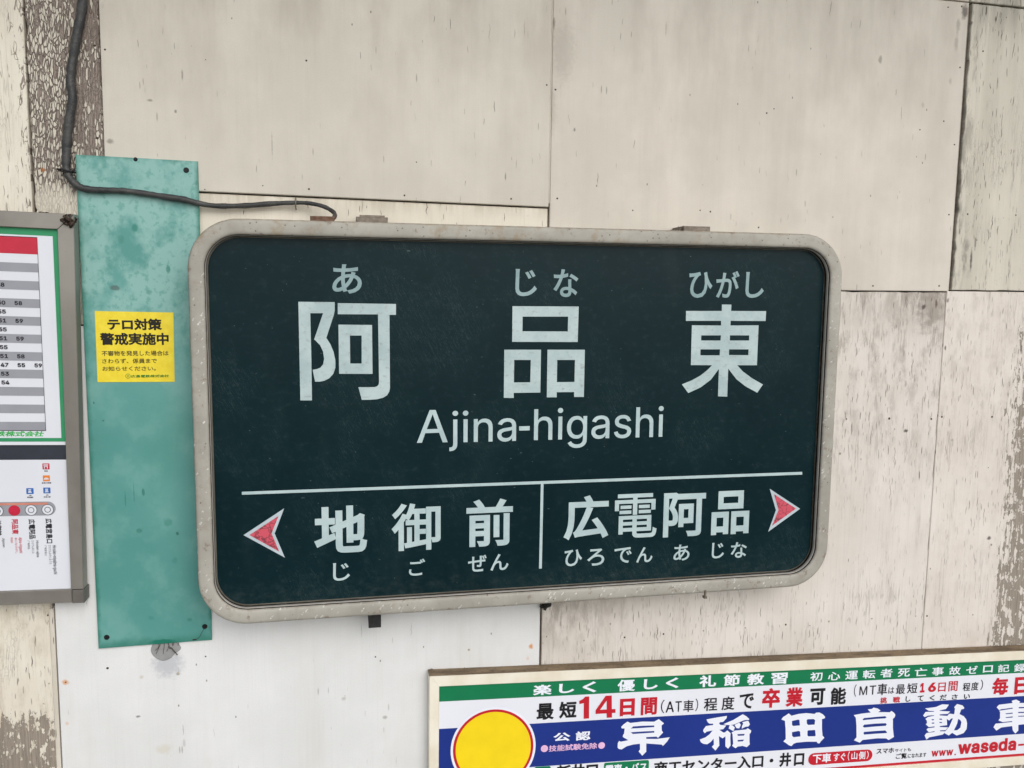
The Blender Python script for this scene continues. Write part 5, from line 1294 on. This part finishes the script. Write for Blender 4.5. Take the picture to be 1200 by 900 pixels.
ji = [[j_((95, 240), (250, 210), (435, 188), (375, 125), (460, 115), (490, 88), (570, 105), (632, 145), (585, 182), (700, 180), (820, 182), (850, 155), (900, 188), (930, 235), (915, 285), (880, 315), (880, 500), (900, 680), (795, 742), (745, 708), (560, 706), (270, 740),
           (215, 795), (98, 745), (150, 685), (148, 450), (135, 295)),
         j_((270, 330), (285, 342), (520, 318), (725, 305), (755, 283), (725, 262), (520, 278), (300, 300)), j_((275, 465), (300, 490), (520, 470), (735, 455), (757, 425), (735, 402), (540, 410), (305, 432)),
         j_((290, 595), (298, 632), (520, 615), (765, 600), (750, 570), (725, 548), (520, 560), (300, 578))]]
d_ = zz(1075, 820)
do = [[d_((155, 175), (375, 145), (500, 92), (635, 98), (575, 185), (450, 215), (450, 225), (660, 235), (610, 285), (450, 292), (450, 315), (600, 325), (592, 400), (600, 510), (450, 530), (450, 548), (618, 555), (570, 610), (455, 615), (455, 632), (580, 635), (510, 700), (240, 755),
           (185, 802), (145, 720), (185, 668), (345, 648), (345, 630), (230, 655), (185, 600), (215, 570), (345, 555), (345, 535), (230, 550), (168, 490), (195, 470), (190, 420), (162, 385), (215, 345), (335, 325), (335, 312), (220, 318), (150, 348), (115, 318), (165, 245), (335, 240), (335, 228), (230, 222)),
         d_((282, 400), (300, 415), (335, 410), (335, 392), (300, 390)), d_((282, 468), (300, 482), (340, 476), (340, 458), (300, 460)), d_((445, 380), (445, 402), (495, 405), (495, 380)), d_((445, 447), (445, 468), (495, 468), (495, 447))],
       [d_((590, 340), (640, 280), (740, 290), (758, 180), (738, 150), (800, 85), (910, 115), (945, 165), (930, 185), (880, 195), (848, 290), (930, 330), (980, 390), (1000, 470), (990, 590), (930, 670), (790, 720), (700, 665), (630, 718), (560, 680), (545, 655), (640, 540), (690, 430), (715, 375), (680, 378), (640, 420), (592, 385)),
        d_((820, 385), (800, 480), (735, 615), (800, 612), (865, 560), (885, 450), (860, 405))]]
c_ = zz(1150, 815, 18.0)
kc = lambda *p: c_(*p)
sha = [[kc((660, 160), (640, 112), (735, 85), (820, 130), (795, 160), (1070, 150), (1130, 110), (1190, 190), (1130, 245), (1090, 240), (790, 245), (790, 272), (1060, 262), (1090, 350), (1080, 520), (1060, 590), (780, 620), (780, 740), (715, 805), (665, 740), (650, 645),
            (420, 675), (375, 705), (318, 742), (255, 670), (300, 595), (650, 560), (650, 540), (450, 562), (360, 525), (395, 480), (395, 345), (375, 322), (660, 280), (660, 258), (420, 290), (375, 308), (322, 250), (375, 195)),
          kc((510, 378), (520, 395), (660, 385), (660, 362)), kc((510, 458), (520, 474), (660, 465), (660, 442)), kc((778, 348), (778, 372), (980, 365), (980, 342)), kc((778, 430), (778, 448), (980, 442), (980, 422))],
        [kc((500, 562), (650, 548), (650, 570), (520, 585))]]
sha = [[x for x in sha[0]]]
for g in (haya, ine, ta, ji, do, sha):
    traced(BF, [g], .0008, awhite, ad)
# bottom row
lettering(BF, [('商工センター入口', (766.3, 908.5), (895, 884.0), .030), ('・', (902, 893.6), (906.4, 889), 0.02), ('井', (913, 899), (927.5, 881.7), .036), ('口', (930.3, 897.5), (942.8, 882.5), .040), ('新井口', (652, 915), (701, 893.6), .034)], D, ablack, ad)
rect_px('green_tag', BF, (707.6, 908), (760.6, 890.5), D, agreen, ad, r=.004)
rect_px('green_tag', BF, (626, 914), (645.5, 897.6), D, agreen, ad, r=.004)
lettering(BF, [('電車・バス', (709.5, 906.5), (758.5, 893.2), .028)], .0009, awhite, ad)
rect_px('red_pill', BF, (946.9, 897.0), (1022.8, 877.9), D, ared, ad, r=.0135)
lettering(BF, [('下車', (952, 894.7), (974.2, 882.5), .026), ('すぐ', (976.5, 892.3), (991, 882), .020), ('（', (993.3, 891.5), (996, 880.5), .01), ('山', (997.5, 890.2), (1005, 881), .018), ('側', (1006, 890), (1014.3, 880.3), .018), ('）', (1015.3, 889.5), (1018.3, 879.8), .01)], .0009, awhite, ad)
lettering(BF, [('スマホ', (1027, 883.7), (1048, 876), .026), ('サイトも', (1048.7, 881.5), (1067.8, 876.5), .012), ('ご覧', (1049.7, 889.7), (1063, 882.3), .022), ('になれます', (1063.8, 888.5), (1085.8, 881.8), .012)], D, ablack, ad)
lettering(BF, [('www', (1091.3, 886.8), (1117.3, 878.3), .026, False, 0, .05), ('.', (1118.6, 885.2), (1120.2, 883.2), 0), ('waseda', (1122.2, 884.3), (1191.7, 864.2), .034, False, 0, .03), ('-', (1193.2, 874.2), (1200.5, 871.4), .02)], D, ared, ad)
